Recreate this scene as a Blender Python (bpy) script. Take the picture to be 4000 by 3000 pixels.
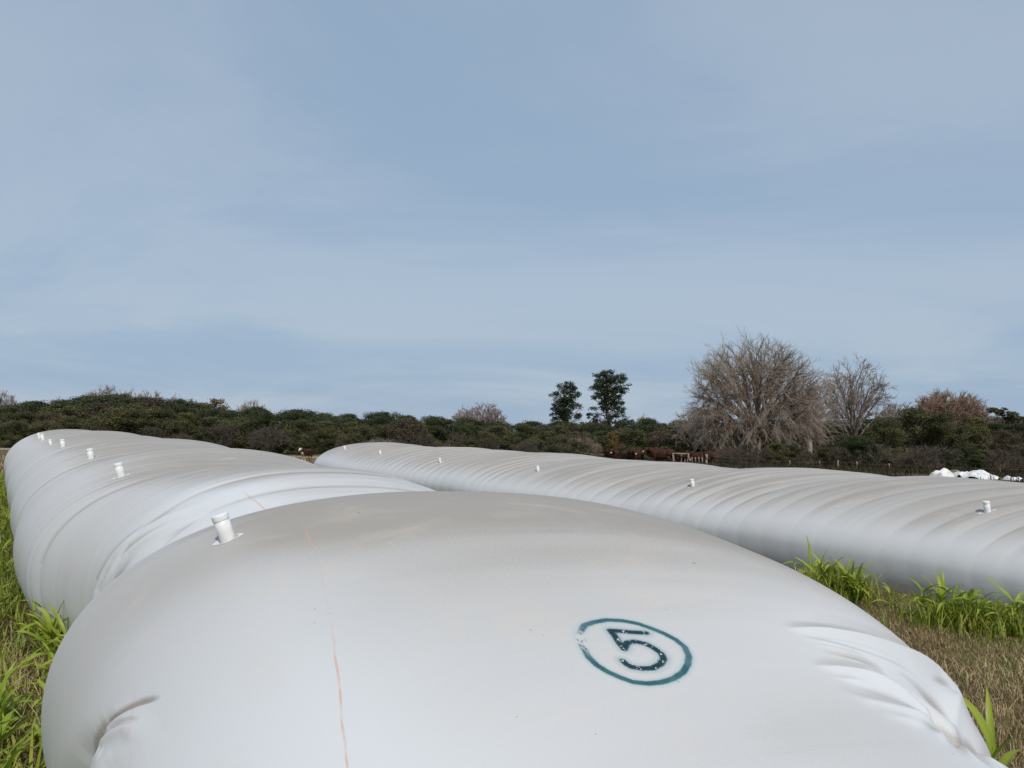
import bpy, bmesh, math, random
import numpy as np
from mathutils import Vector, Matrix

for o in list(bpy.data.objects):
    bpy.data.objects.remove(o)
SC = bpy.context.scene
COL = SC.collection

# ---------------------------------------------------------------- camera
cam_d = bpy.data.cameras.new('camera')
cam_d.sensor_width = 36.0
cam_d.lens = 36.0 * 1650.0 / 2212.0
cam_d.clip_start = 0.05
cam_d.clip_end = 5000.0
cam = bpy.data.objects.new('camera', cam_d)
COL.objects.link(cam)
cam.location = (0.0, 0.0, 2.04)
cam.rotation_euler = (math.radians(90.0) + math.atan(69.5 / 1650.0), 0.0, 0.0)
SC.camera = cam

# ---------------------------------------------------------------- sky and sun
SUN_EL = math.radians(48.0)
SUN_AZ = math.radians(169.0)      # clockwise from +Y (the view direction): behind the camera, to the right
world = bpy.data.worlds.new('World')
SC.world = world
world.use_nodes = True
wn = world.node_tree
wn.nodes.clear()
def wnode(t, **kw):
    n = wn.nodes.new(t)
    for k, v in kw.items():
        setattr(n, k, v)
    return n
w_out = wnode('ShaderNodeOutputWorld')
w_bg = wnode('ShaderNodeBackground')
w_sky = wnode('ShaderNodeTexSky', sky_type='NISHITA', sun_disc=False, sun_elevation=SUN_EL, sun_rotation=SUN_AZ,
              air_density=1.0, dust_density=0.3, ozone_density=1.0, altitude=60.0)
w_bg.inputs['Strength'].default_value = 0.110
# a thin veil of high cloud, streaked, over the whole dome
w_tc = wnode('ShaderNodeTexCoord')
w_sep = wnode('ShaderNodeSeparateXYZ')
wn.links.new(w_tc.outputs['Generated'], w_sep.inputs[0])
def wmath(op, a, b=None, c=None, clamp=False):
    n = wnode('ShaderNodeMath', operation=op, use_clamp=clamp)
    for i, v in enumerate((a, b, c)):
        if v is None:
            continue
        if isinstance(v, (int, float)):
            n.inputs[i].default_value = v
        else:
            wn.links.new(v, n.inputs[i])
    return n.outputs[0]
# project the direction onto a flat cloud layer, so that the streaks close up towards the horizon
w_h = wmath('MAXIMUM', w_sep.outputs['Z'], 0.0)
w_h = wmath('ADD', w_h, 0.22)
w_px = wmath('DIVIDE', w_sep.outputs['X'], w_h)
w_py = wmath('DIVIDE', w_sep.outputs['Y'], w_h)
w_xyz = wnode('ShaderNodeCombineXYZ')
wn.links.new(w_px, w_xyz.inputs[0]); wn.links.new(w_py, w_xyz.inputs[1])
w_map = wnode('ShaderNodeMapping')
w_map.inputs['Rotation'].default_value = (0, 0, math.radians(-24))
w_map.inputs['Scale'].default_value = (-0.62, 1.00, 1.0)
w_map.inputs['Location'].default_value = (3.1, 0.4, 0.0)
wn.links.new(w_xyz.outputs[0], w_map.inputs[0])
w_n1 = wnode('ShaderNodeTexNoise')
w_n1.inputs['Scale'].default_value = 0.8; w_n1.inputs['Detail'].default_value = 9.0; w_n1.inputs['Roughness'].default_value = 0.60
w_n1.inputs['Distortion'].default_value = 0.6
wn.links.new(w_map.outputs[0], w_n1.inputs['Vector'])
w_ramp = wnode('ShaderNodeMapRange', interpolation_type='SMOOTHSTEP')
w_ramp.inputs['From Min'].default_value = 0.34; w_ramp.inputs['From Max'].default_value = 0.60
wn.links.new(w_n1.outputs['Fac'], w_ramp.inputs[0])
w_veil = wnode('ShaderNodeMix', data_type='RGBA')
w_veil.inputs['A'].default_value = (2.92, 3.95, 5.30, 1.0)
w_veil.inputs['B'].default_value = (3.76, 4.60, 5.62, 1.0)
wn.links.new(w_ramp.outputs[0], w_veil.inputs['Factor'])
w_mix = wnode('ShaderNodeMix', data_type='RGBA')
wn.links.new(w_veil.outputs['Result'], w_mix.inputs['B'])
# low down one looks through much more of the veil
w_low = wnode('ShaderNodeMapRange', interpolation_type='SMOOTHSTEP')
w_low.inputs['From Min'].default_value = 0.0; w_low.inputs['From Max'].default_value = 0.30
w_low.inputs['To Min'].default_value = 0.12; w_low.inputs['To Max'].default_value = 0.0
wn.links.new(w_sep.outputs['Z'], w_low.inputs[0])
w_fac = wmath('ADD', w_low.outputs[0], 0.84)
wn.links.new(w_fac, w_mix.inputs['Factor'])
wn.links.new(w_sky.outputs[0], w_mix.inputs['A'])
wn.links.new(w_mix.outputs['Result'], w_bg.inputs['Color'])
wn.links.new(w_bg.outputs[0], w_out.inputs['Surface'])

sun_d = bpy.data.lights.new('sun', 'SUN')
sun_d.energy = 2.9
sun_d.angle = math.radians(0.53)
sun_d.color = (1.0, 0.95, 0.86)
sun = bpy.data.objects.new('sun', sun_d)
COL.objects.link(sun)
_sd = Vector((math.sin(SUN_AZ) * math.cos(SUN_EL), math.cos(SUN_AZ) * math.cos(SUN_EL), math.sin(SUN_EL)))
sun.rotation_euler = _sd.to_track_quat('Z', 'Y').to_euler()
sun.location = (30, -30, 40)

SC.view_settings.view_transform = 'Standard'
SC.view_settings.look = 'None'
SC.view_settings.exposure = 0.0
SC.view_settings.gamma = 1.0
SC.view_settings.use_curve_mapping = False
SC.cycles.max_bounces = 6
SC.cycles.transparent_max_bounces = 8

# ---------------------------------------------------------------- layout
TH = math.atan(1114.0 / 1650.0)          # the bags run off 34 degrees to the left of the view
SU, CU = math.sin(TH), math.cos(TH)
CAM_H = 2.04

def sa2xy(s, a):
    return (-s * SU + a * CU, s * CU + a * SU)

def xy2sa(x, y):
    return (-x * SU + y * CU, x * CU + y * SU)

def sstep(a, b, x):
    t = np.clip((np.asarray(x, float) - a) / (b - a), 0, 1)
    return t * t * (3 - 2 * t)

def ground_z(x, y):
    s, a = xy2sa(np.asarray(x, float), np.asarray(y, float))
    z = -0.033 * np.clip(a, -8, 60) - 0.8 * sstep(28, 55, s)
    z = z - 0.020 * np.maximum(np.asarray(y, float) - 100, 0)        # the land falls away behind the wood
    z = z + 0.025 * np.sin(x * 0.41 + 1.3) * np.sin(y * 0.37) + 0.012 * np.sin(x * 1.7) * np.sin(y * 1.9 + 0.6)
    return z

def pchip(xs, ys):
    xs = np.array(xs, float); ys = np.array(ys, float)
    h = np.diff(xs); d = np.diff(ys) / h
    m = np.zeros(len(xs)); m[0] = d[0]; m[-1] = d[-1]
    for i in range(1, len(xs) - 1):
        if d[i - 1] * d[i] > 0:
            w1 = 2 * h[i] + h[i - 1]; w2 = h[i] + 2 * h[i - 1]
            m[i] = (w1 + w2) / (w1 / d[i - 1] + w2 / d[i])
    def f(x):
        x = np.clip(np.asarray(x, float), xs[0], xs[-1])
        i = np.clip(np.searchsorted(xs, x) - 1, 0, len(xs) - 2)
        t = (x - xs[i]) / h[i]
        return ((1 + 2 * t) * (1 - t) ** 2 * ys[i] + t * (1 - t) ** 2 * h[i] * m[i]
                + t * t * (3 - 2 * t) * ys[i + 1] + t * t * (t - 1) * h[i] * m[i + 1])
    return f

def noise1(x, seed):
    """smooth 1-D value noise in -1..1"""
    r = np.random.RandomState(seed).uniform(-1, 1, 4096)
    i = np.floor(x).astype(int); t = x - i; t = t * t * (3 - 2 * t)
    return r[i % 4096] * (1 - t) + r[(i + 1) % 4096] * t

# bag tables: s, left edge, right edge, crest height
BAG1 = np.array([
 (-1.30, 1.20, 1.60, 0.10), (-0.9, 0.80, 1.85, 0.26), (-0.4, 0.494, 2.023, 0.515), (0.2, 0.397, 2.21, 0.826),
 (0.8, 0.306, 2.397, 1.145), (1.4, 0.25, 2.599, 1.389), (1.9, 0.222, 2.774, 1.566), (2.4, 0.217, 2.86, 1.696),
 (2.9, 0.207, 2.936, 1.75), (3.15, 0.20, 2.975, 1.722), (3.45, 0.42, 2.95, 1.61), (3.85, 0.72, 2.96, 1.48), (4.4, 0.82, 3.02, 1.48),
 (5.2, 0.78, 3.16, 1.61), (5.9, 0.66, 3.22, 1.705), (6.6, 0.48, 3.30, 1.68), (7.5, 0.24, 3.34, 1.625),
 (8.8, 0.18, 3.42, 1.76), (10.0, 0.24, 3.36, 1.635), (11.9, 0.2, 3.42, 1.76), (13.6, 0.27, 3.34, 1.64), (15.6, 0.2, 3.42, 1.72),
 (17.0, 0.26, 3.36, 1.665), (19.5, 0.2, 3.45, 1.76), (21.8, 0.27, 3.3, 1.655), (24.8, 0.22, 3.15, 1.69), (26.5, 0.4, 2.95, 1.48),
 (27.6, 0.75, 2.6, 1.0), (28.3, 1.1, 2.2, 0.45), (28.6, 1.3, 2.0, 0.15)])
BAG1_SKEW = ((-1.3, 0.05), (0.2, 0.33), (1.2, 0.29), (2.4, 0.64), (3.2, 0.64), (5.0, 0.48), (8.0, 0.36), (12.0, 0.30), (24.0, 0.25), (28.6, 0.0))
BAG2_SKEW = ((-8.0, 0.0), (-5.0, 0.5), (0.0, 0.75), (20.0, 0.75), (26.0, 0.5), (31.2, 0.0))
BAG2 = np.array([
 (-8.0, 12.0, 12.8, 0.1), (-7.3, 11.0, 13.6, 0.6), (-6.0, 10.3, 14.2, 1.1), (-4.0, 10.1, 14.3, 1.34), (0.0, 10.0, 14.3, 1.40),
 (4.0, 10.0, 14.2, 1.43), (6.0, 10.0, 14.2, 1.455), (7.4, 10.0, 14.2, 1.42), (8.9, 10.0, 14.2, 1.475), (10.3, 10.0, 14.2, 1.37),
 (12.0, 10.0, 14.2, 1.43), (14.5, 10.0, 14.2, 1.38), (16.5, 10.0, 14.2, 1.42), (18.5, 10.0, 14.2, 1.39), (20.5, 10.0, 14.2, 1.43), (23.0, 10.0, 14.1, 1.38),
 (26.5, 10.1, 14.0, 1.43), (28.6, 10.3, 13.7, 1.30), (30.0, 10.8, 13.2, 0.9), (30.9, 11.4, 12.7, 0.4), (31.2, 11.7, 12.4, 0.12)])

def _arc_table(n, pm=2.42):
    """angle as a function of the share of arc length, for one side of a section"""
    ph = np.linspace(0, pm, 4000) ** 2 / pm
    cs, sn = np.cos(ph), np.sin(ph); e = 2.0 / n
    x = 1.4 * np.abs(sn) ** e
    z = np.where(cs >= 0, np.abs(cs) ** e, -0.73 * np.minimum(np.abs(cs) / (0.70 if pm > 2.3 else -math.cos(pm) / 1.05), 1.2))
    l = np.concatenate([[0], np.cumsum(np.hypot(np.diff(x), np.diff(z)))])
    return l / l[-1], ph

class Bag:
    def __init__(self, tab, seed, ripple, nexp=2.14, skew=None, pm=2.42, wl=0.38, regular=False):
        self.wl = wl; self.regular = regular
        self.cdiv = 0.70 if pm > 2.3 else -math.cos(pm) / 1.05
        self.skew = pchip(*zip(*skew)) if skew else (lambda s: 0.0 * s)
        self.aL = pchip(tab[:, 0], tab[:, 1]); self.aR = pchip(tab[:, 0], tab[:, 2]); self.zt = pchip(tab[:, 0], tab[:, 3])
        self.s0, self.s1 = tab[0, 0], tab[-1, 0]
        self.seed = seed; self.ripple = ripple; self.nexp = nexp; self.nexpr = 2.48 if pm > 2.3 else nexp
        self.tabL = _arc_table(self.nexp, pm); self.tabR = _arc_table(self.nexpr, pm)
        self.ztmax = tab[:, 3].max()
    def base(self, s, p):
        """p: -1..1 runs from the left ground line over the crest to the right one"""
        L = self.aL(s); R = self.aR(s); zt = self.zt(s)
        c = (L + R) / 2; W = (R - L) / 2
        zc = (0.42 if self.cdiv > .6 else 0.34) * zt
        q = np.abs(p)
        ph = np.sign(p) * np.where(p < 0, np.interp(q, *self.tabL), np.interp(q, *self.tabR))
        cs, sn = np.cos(ph), np.sin(ph)
        e = 2.0 / np.where(p < 0, self.nexp, self.nexpr)
        x = np.sign(sn) * np.abs(sn) ** e * W
        up = np.abs(cs) ** e
        z = np.where(cs >= 0, zc + (zt - zc) * up, zc - (zc + 0.04) * np.minimum(np.abs(cs) / self.cdiv, 1.2))
        return c + x, z
    def point(self, s, p, detail=True):
        s = np.asarray(s, float); p = np.asarray(p, float)
        a, z = self.base(s, p)
        ss = s - self.skew(s) * (a - (self.aL(s) + self.aR(s)) / 2)
        if detail:
            e = 1e-3
            a2, z2 = self.base(s, p + e)
            ta, tz = a2 - a, z2 - z
            l = np.sqrt(ta * ta + tz * tz) + 1e-9
            na, nz = -tz / l, ta / l           # outward normal in the section
            d = self.disp(s, p)
            a = a + na * d; z = z + nz * d
        x, y = sa2xy(ss, a)
        cx, cy = sa2xy(s, (self.aL(s) + self.aR(s)) / 2)
        return x, y, z + ground_z(cx, cy)
    def disp(self, s, p):
        sk = s + 0.10 * p + 0.05 * noise1(p * 3 + 50, self.seed + 9)
        endw = sstep(self.s0 + .3, self.s0 + 1.2, s)
        k = self.ripple
        f = sstep(2.4, 3.6, s) if self.seed == 1 else 1.0
        if self.regular:                    # evenly pleated film
            na = np.sin(math.pi * (sk / (1.75 * self.wl) + 0.42 * noise1(sk / 1.1 + 60, self.seed + 5)))
        else:
            na = noise1(sk / self.wl + 100, self.seed)
        nb = noise1(sk / 0.13 + 300, self.seed + 1)
        vary = 0.85 + 0.45 * noise1(sk / 1.9 + 900, self.seed + 3)        # some stretches are pleated, others drawn tight
        # sharp hollows between soft rolls
        d = k * f * (vary * (1.5 * (np.abs(na) ** 0.8 - 0.45) + 0.38 * (np.abs(nb) - 0.45)) + 0.8 * noise1(sk / (2.3 * self.wl) + 700, self.seed + 2))
        d = d * ((0.12 + 0.88 * np.cos(np.clip(p, -.82, .82) * 1.85) ** 2) if self.regular else (0.30 + 0.70 * np.cos(np.clip(p, -1, 1) * 1.5) ** 2)) * endw
        return d + self.extra(s, p)
    def extra(self, s, p):
        return 0.0

# ---------------------------------------------------------------- helpers
def tag(o, label=None, cat=None, group=None, kind=None):
    if label: o['label'] = label
    if cat: o['category'] = cat
    if group: o['group'] = group
    if kind: o['kind'] = kind
    return o

def link(o, parent=None):
    COL.objects.link(o)
    if parent is not None:
        o.parent = parent
    return o

def empty(name, loc=(0, 0, 0), rz=0.0):
    o = bpy.data.objects.new(name, None)
    o.empty_display_size = 0.2
    o.location = loc
    o.rotation_euler = (0, 0, rz)
    return link(o)

def mesh_np(name, verts, faces, mat=None, smooth=False):
    """faces: (n,3) or (n,4) int array"""
    verts = np.ascontiguousarray(verts, dtype=np.float32); faces = np.ascontiguousarray(faces, dtype=np.int32)
    me = bpy.data.meshes.new(name)
    k = faces.shape[1]
    me.vertices.add(len(verts)); me.vertices.foreach_set('co', verts.ravel())
    me.loops.add(faces.size); me.loops.foreach_set('vertex_index', faces.ravel())
    me.polygons.add(len(faces))
    me.polygons.foreach_set('loop_start', np.arange(0, faces.size, k, dtype=np.int32))
    me.polygons.foreach_set('loop_total', np.full(len(faces), k, dtype=np.int32))
    if smooth:
        me.polygons.foreach_set('use_smooth', np.ones(len(faces), dtype=bool))
    me.update(calc_edges=True)
    if mat: me.materials.append(mat)
    return me

def add_attr(me, name, vals):
    at = me.attributes.new(name, 'FLOAT', 'POINT')
    at.data.foreach_set('value', np.ascontiguousarray(vals, dtype=np.float32))

def obj(name, me, parent=None, loc=(0, 0, 0), rot=(0, 0, 0), scale=(1, 1, 1)):
    o = bpy.data.objects.new(name, me)
    o.location = loc; o.rotation_euler = rot; o.scale = scale
    return link(o, parent)

def copy_tree(o, parent=None):
    c = o.copy(); COL.objects.link(c); c.parent = parent
    for ch in list(o.children):
        copy_tree(ch, c)
    return c

class NT:
    """small wrapper for building node materials"""
    def __init__(self, name):
        self.m = bpy.data.materials.new(name); self.m.use_nodes = True
        self.t = self.m.node_tree; self.t.nodes.clear()
        self.out = self.t.nodes.new('ShaderNodeOutputMaterial')
    def n(self, ty, **kw):
        x = self.t.nodes.new(ty)
        for k, v in kw.items(): setattr(x, k, v)
        return x
    def put(self, sock, v):
        if isinstance(v, bpy.types.NodeSocket): self.t.links.new(v, sock)
        elif isinstance(v, (tuple, list)) and len(v) == 3 and sock.type == 'RGBA': sock.default_value = (*v, 1.0)
        else: sock.default_value = v
    def math(self, op, a, b=None, c=None, clamp=False):
        x = self.n('ShaderNodeMath', operation=op, use_clamp=clamp)
        for i, v in enumerate((a, b, c)):
            if v is not None: self.put(x.inputs[i], v)
        return x.outputs[0]
    def attr(self, name):
        return self.n('ShaderNodeAttribute', attribute_name=name)
    def coord(self, kind='Object'):
        return self.n('ShaderNodeTexCoord').outputs[kind]
    def mapping(self, vec, scale=(1, 1, 1), loc=(0, 0, 0), rot=(0, 0, 0)):
        x = self.n('ShaderNodeMapping'); self.put(x.inputs['Vector'], vec)
        x.inputs['Scale'].default_value = scale; x.inputs['Location'].default_value = loc; x.inputs['Rotation'].default_value = rot
        return x.outputs[0]
    def noise(self, vec=None, scale=5.0, detail=3.0, rough=0.5, dist=0.0):
        x = self.n('ShaderNodeTexNoise')
        if vec is not None: self.put(x.inputs['Vector'], vec)
        x.inputs['Scale'].default_value = scale; x.inputs['Detail'].default_value = detail
        x.inputs['Roughness'].default_value = rough; x.inputs['Distortion'].default_value = dist
        return x.outputs['Fac']
    def range(self, v, a, b, c=0.0, d=1.0, smooth=True):
        x = self.n('ShaderNodeMapRange', interpolation_type='SMOOTHSTEP' if smooth else 'LINEAR')
        self.put(x.inputs[0], v)
        for i, q in enumerate((a, b, c, d)): self.put(x.inputs[1 + i], q)
        return x.outputs[0]
    def mix(self, f, a, b, blend='MIX'):
        x = self.n('ShaderNodeMix', data_type='RGBA', blend_type=blend)
        self.put(x.inputs['Factor'], f); self.put(x.inputs['A'], a); self.put(x.inputs['B'], b)
        return x.outputs['Result']
    def ramp(self, f, stops):
        x = self.n('ShaderNodeValToRGB'); self.put(x.inputs[0], f)
        e = x.color_ramp.elements
        while len(e) < len(stops): e.new(0.5)
        for i, (p, c) in enumerate(stops):
            e[i].position = p; e[i].color = (*c, 1.0)
        return x.outputs['Color']
    def bump(self, h, strength=0.3, dist=0.01):
        x = self.n('ShaderNodeBump'); self.put(x.inputs['Height'], h)
        x.inputs['Strength'].default_value = strength; x.inputs['Distance'].default_value = dist
        return x.outputs[0]
    def bsdf(self, col, rough=0.7, normal=None, spec=0.5, **kw):
        x = self.n('ShaderNodeBsdfPrincipled')
        self.put(x.inputs['Base Color'], col); self.put(x.inputs['Roughness'], rough)
        self.put(x.inputs['Specular IOR Level'], spec)
        if normal is not None: self.put(x.inputs['Normal'], normal)
        for k, v in kw.items(): self.put(x.inputs[k], v)
        self.t.links.new(x.outputs[0], self.out.inputs['Surface'])
        return x

def tube(pts, radii, sides=8, cap=True):
    """tapered tube along a polyline -> verts, quads"""
    pts = [Vector(p) for p in pts]
    V, F = [], []
    up = Vector((0.0, 0.0, 1.0))
    for i, p in enumerate(pts):
        d = (pts[min(i + 1, len(pts) - 1)] - pts[max(i - 1, 0)]).normalized()
        a = d.cross(up)
        if a.length < 1e-3: a = d.cross(Vector((1, 0, 0)))
        a.normalize(); b = d.cross(a)
        for k in range(sides):
            an = 2 * math.pi * k / sides
            V.append(p + (a * math.cos(an) + b * math.sin(an)) * radii[i])
    for i in range(len(pts) - 1):
        for k in range(sides):
            k2 = (k + 1) % sides
            F.append((i * sides + k, i * sides + k2, (i + 1) * sides + k2, (i + 1) * sides + k))
    if cap:
        n = len(pts) - 1
        for base in (0, n * sides):
            c = len(V); V.append(pts[0] if base == 0 else pts[n])
            for k in range(0, sides, 2):
                F.append((c, base + k, base + (k + 1) % sides, base + (k + 2) % sides))
    return np.array([tuple(v) for v in V]), np.array(F)

def lathe(prof, sides=20):
    """prof: list of (r, z) -> verts, quads"""
    V, F = [], []
    for r, z in prof:
        for k in range(sides):
            an = 2 * math.pi * k / sides
            V.append((r * math.cos(an), r * math.sin(an), z))
    for i in range(len(prof) - 1):
        for k in range(sides):
            k2 = (k + 1) % sides
            F.append((i * sides + k, i * sides + k2, (i + 1) * sides + k2, (i + 1) * sides + k))
    return np.array(V), np.array(F)


# ---------------------------------------------------------------- ground
def graded(lo, hi, fine_lo, fine_hi, step, grow=1.16):
    v = list(np.arange(fine_lo, fine_hi + 1e-6, step))
    d = step
    while v[-1] < hi:
        d *= grow; v.append(v[-1] + d)
    d = step
    while v[0] > lo:
        d *= grow; v.insert(0, v[0] - d)
    return np.array(v)

def ground_material():
    N = NT('field_soil_and_thatch')
    c = N.coord('Object')
    big = N.noise(c, 0.25, 4.0, 0.6); mid = N.noise(c, 2.2, 5.0, 0.65); fine = N.noise(c, 38.0, 4.0, 0.7)
    f = N.math('ADD', N.math('MULTIPLY', big, 0.5), N.math('MULTIPLY', mid, 0.5))
    col = N.ramp(f, [(0.3, (0.075, 0.080, 0.028)), (0.46, (0.13, 0.105, 0.050)), (0.58, (0.20, 0.145, 0.078)), (0.72, (0.14, 0.125, 0.048))])
    col = N.mix(N.range(fine, 0.35, 0.7), N.mix(0.4, col, (0.04, 0.03, 0.016)), col)
    N.bsdf(col, 0.95, N.bump(N.math('ADD', mid, N.math('MULTIPLY', fine, .5)), 0.8, 0.05), 0.1)
    return N.m

gx = graded(-2500, 2500, -40, 45, 1.0); gy = graded(-400, 3500, -8, 100, 1.0)
GX, GY = np.meshgrid(gx, gy)
GZ = ground_z(GX, GY)
nx, ny = len(gx), len(gy)
gi = np.arange(ny - 1)[:, None] * nx + np.arange(nx - 1)[None, :]
gF = np.stack([gi, gi + 1, gi + nx + 1, gi + nx], -1).reshape(-1, 4)
ground = obj('ground', mesh_np('ground', np.stack([GX, GY, GZ], -1).reshape(-1, 3), gF, ground_material(), True))
tag(ground, kind='structure')

# ---------------------------------------------------------------- silage bags
QS = 2.4                                  # metres of film per unit of p

def poly_dist(S, Q, pts):
    """distance to a polyline in the film's own plane and the share of its length at the foot point"""
    pts = [(s, p * QS) for s, p in pts]
    L = [math.hypot(b[0] - a[0], b[1] - a[1]) for a, b in zip(pts, pts[1:])]
    tot = sum(L); acc = 0.0
    D = np.full(S.shape, 1e9); T = np.zeros(S.shape)
    for (a, b), l in zip(zip(pts, pts[1:]), L):
        ux, uy = (b[0] - a[0]) / l, (b[1] - a[1]) / l
        k = np.clip((S - a[0]) * ux + (Q - a[1]) * uy, 0, l)
        d = np.hypot(S - a[0] - k * ux, Q - a[1] - k * uy)
        m = d < D
        D = np.where(m, d, D); T = np.where(m, (acc + k) / tot, T)
        acc += l
    return D, T

# creases where the bag is pinched in behind its end: points are (s, p) on the film; depth and width in metres along the line
FOLDS = [
 ([(1.985, -.444), (2.014, -.4563), (2.035, -.4665), (2.061, -.4828), (2.087, -.5008), (2.105, -.5169), (2.104, -.5301), (2.090, -.5443)],
  (0, -.012, -.016, -.017, -.018, -.024, -.03, -.03), (.006, .008, .0085, .0085, .009, .010, .012, .014), 'u'),
 ([(1.976, -.473), (2.014, -.4879), (2.051, -.5046), (2.073, -.5179), (2.088, -.5297)], (0, -.010, -.014, -.016, -.010), (.006, .008, .009, .009, .009), 'u'),
 ([(1.957, -.490), (1.995, -.5027), (2.016, -.5137), (2.055, -.5351)], (0, -.007, -.010, -.009), (.014, .018, .018, .016), 'u'),
 ([(1.90, -.4798), (1.962, -.5001), (2.023, -.5311)], (0, -.004, -.006), (.016, .016, .016), 'u'),
 # right-hand fan of folds
 ([(1.652, .1979), (1.672, .2367), (1.687, .2789), (1.71, .3261), (1.746, .3688), (1.82, .415), (1.86, .445), (1.83, .468), (1.72, .458), (1.50, .41), (1.323, .3423)],
  (0, .016, .024, .028, .032, .036, .036, .03, .016, 0), (.02, .035, .05, .06, .06, .06, .055, .05, .045, .04), 'r'),
 ([(1.616, .2093), (1.608, .2463), (1.598, .2864), (1.599, .3314), (1.61, .376), (1.593, .4014)], (0, .005, .008, .008, .004, 0), (.015, .02, .022, .022, .02, .02), 'r'),
 ([(1.589, .2177), (1.581, .2488), (1.572, .2895), (1.579, .3268)], (0, .004, .005, 0), (.012, .016, .018, .018), 'r'),
 ([(1.545, .225), (1.535, .262), (1.53, .30)], (0, .004, 0), (.012, .016, .016), 'r'),
 ([(1.63, .235), (1.634, .275), (1.642, .32), (1.66, .36)], (0, .005, .006, 0), (.010, .014, .014, .012), 'r'),
 ([(1.51, .235), (1.503, .27), (1.495, .305)], (0, .004, 0), (.010, .014, .014), 'r'),
 ([(1.435, .20), (1.425, .235), (1.405, .262)], (0, .004, 0), (.010, .015, .014), 'r'),
 ([(1.477, .1919), (1.475, .2242), (1.461, .2611), (1.427, .2865), (1.389, .3109), (1.35, .3217), (1.308, .3219)], (0, .008, .018, .026, .03, .026, 0), (.02, .03, .045, .05, .05, .045, .035), 'r'),
 ([(1.47, .280), (1.445, .30), (1.408, .3165), (1.376, .328), (1.328, .329)], (0, -.03, -.06, -.075, -.05), (.018, .024, .028, .03, .03), 'u'),
 ([(1.381, .1979), (1.348, .2167), (1.332, .2539), (1.322, .2861), (1.305, .3169)], (0, .005, .010, .012, 0), (.02, .03, .035, .035, .03), 'r'),
 ([(1.30, .215), (1.285, .255), (1.288, .30)], (0, .005, 0), (.02, .025, .02), 'r'),
 ([(1.30, .335), (1.36, .40), (1.46, .50), (1.60, .62), (1.7, .85)], (-.03, -.10, -.14, -.15, -.15), (.04, .07, .10, .12, .12), 'u'),
]

class Bag1(Bag):
    def extra(self, s, p):
        d = np.zeros(np.broadcast(s, p).shape)
        S = s + 0 * p; P = p + 0 * s
        mr = (S > 4.7) & (S < 6.3) & (P < -.2)
        if mr.any():                       # folds in the slack film on the far side of the dip
            er = np.zeros(mr.sum())
            for pts, amp, wid in (([(5.31, -.30), (5.397, -.359), (5.545, -.433), (5.67, -.497), (5.742, -.545), (5.803, -.598), (5.858, -.647), (5.90, -.75), (5.90, -.95)], (0, .022, .04, .05, .055, .05), (.03, .05, .06, .07, .07, .07)),
                                  ([(5.10, -.30), (5.20, -.365), (5.40, -.45), (5.559, -.518), (5.638, -.566), (5.741, -.626), (5.8, -.75)], (0, .012, .022, .028, .03, .02), (.02, .035, .04, .05, .05, .05)),
                                  ([(5.66, -.50), (5.74, -.56), (5.82, -.64), (5.87, -.80)], (0, -.03, -.04, -.04), (.02, .03, .035, .035))):
                D, T = poly_dist(S[mr], P[mr] * QS, pts)
                k = np.linspace(0, 1, len(amp))
                er += np.interp(T, k, amp) * np.exp(-(D / np.interp(T, k, wid)) ** 2)
            d[mr] += er
        m = (S > 0.9) & (S < 2.6)
        if not m.any():
            return d
        sm, q, pm = S[m], P[m] * QS, P[m]
        e = np.zeros(sm.shape)
        for pts, amp, wid, kind in FOLDS:
            D, T = poly_dist(sm, q, pts)
            k = np.linspace(0, 1, len(amp))
            A = np.interp(T, k, amp); W = np.interp(T, k, wid)
            prof = np.exp(-(D / W) ** 2) if kind == 'u' else np.clip(1 - D / (1.7 * W), 0, 1) ** 1.7
            e += 1.0 * A * prof
        # left side: the end piece laps over the bulge behind it - a sharp lip with a long hollow beyond
        lip = np.interp(-pm, (.43, .449, .4665, .4828, .5008, .5169, .5301, .5443, .60, .75, 1.0), (1.965, 1.985, 2.025, 2.055, 2.083, 2.10, 2.095, 2.075, 2.03, 1.98, 1.95))
        deep = np.interp(-pm, (.50, .52, .535, .55, .58, .66, .8, 1.0), (0, .008, .024, .055, .12, .18, .17, .12))
        x_ = sm - lip
        e -= deep * sstep(-.018, .024, x_) * np.exp(-(np.maximum(x_ - .02, 0) / np.interp(-pm, (.485, .52, .545, .6, .7), (.012, .03, .07, .16, .32))) ** 2)
        e += .013 * sstep(.45, .50, -pm) * np.exp(-((x_ + .07) / .07) ** 2)
        # the pocket between the big folds, and the pinch itself
        e -= .055 * np.exp(-(((sm - 1.50) / .10) ** 2 + ((q - .405 * QS) / .11) ** 2))
        e -= .035 * np.exp(-(((sm - 1.29) / .05) ** 2 + ((q - .325 * QS) / .06) ** 2))
        # puckers fan out of the pinch
        ang = np.arctan2(q - .325 * QS, sm - 1.29); r = np.hypot(q - .325 * QS, sm - 1.29)
        e += .006 * np.sin(ang * 9) * np.exp(-((r - .07) / .05) ** 2)
        # slack film of the end piece: soft broad waves
        e += .004 * np.sin(pm * 38 + sm * 4) * sstep(.42, .55, np.abs(pm)) * sstep(2.15, 1.95, sm) * sstep(.9, 1.1, sm)
        d[m] += e
        return d

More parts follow.
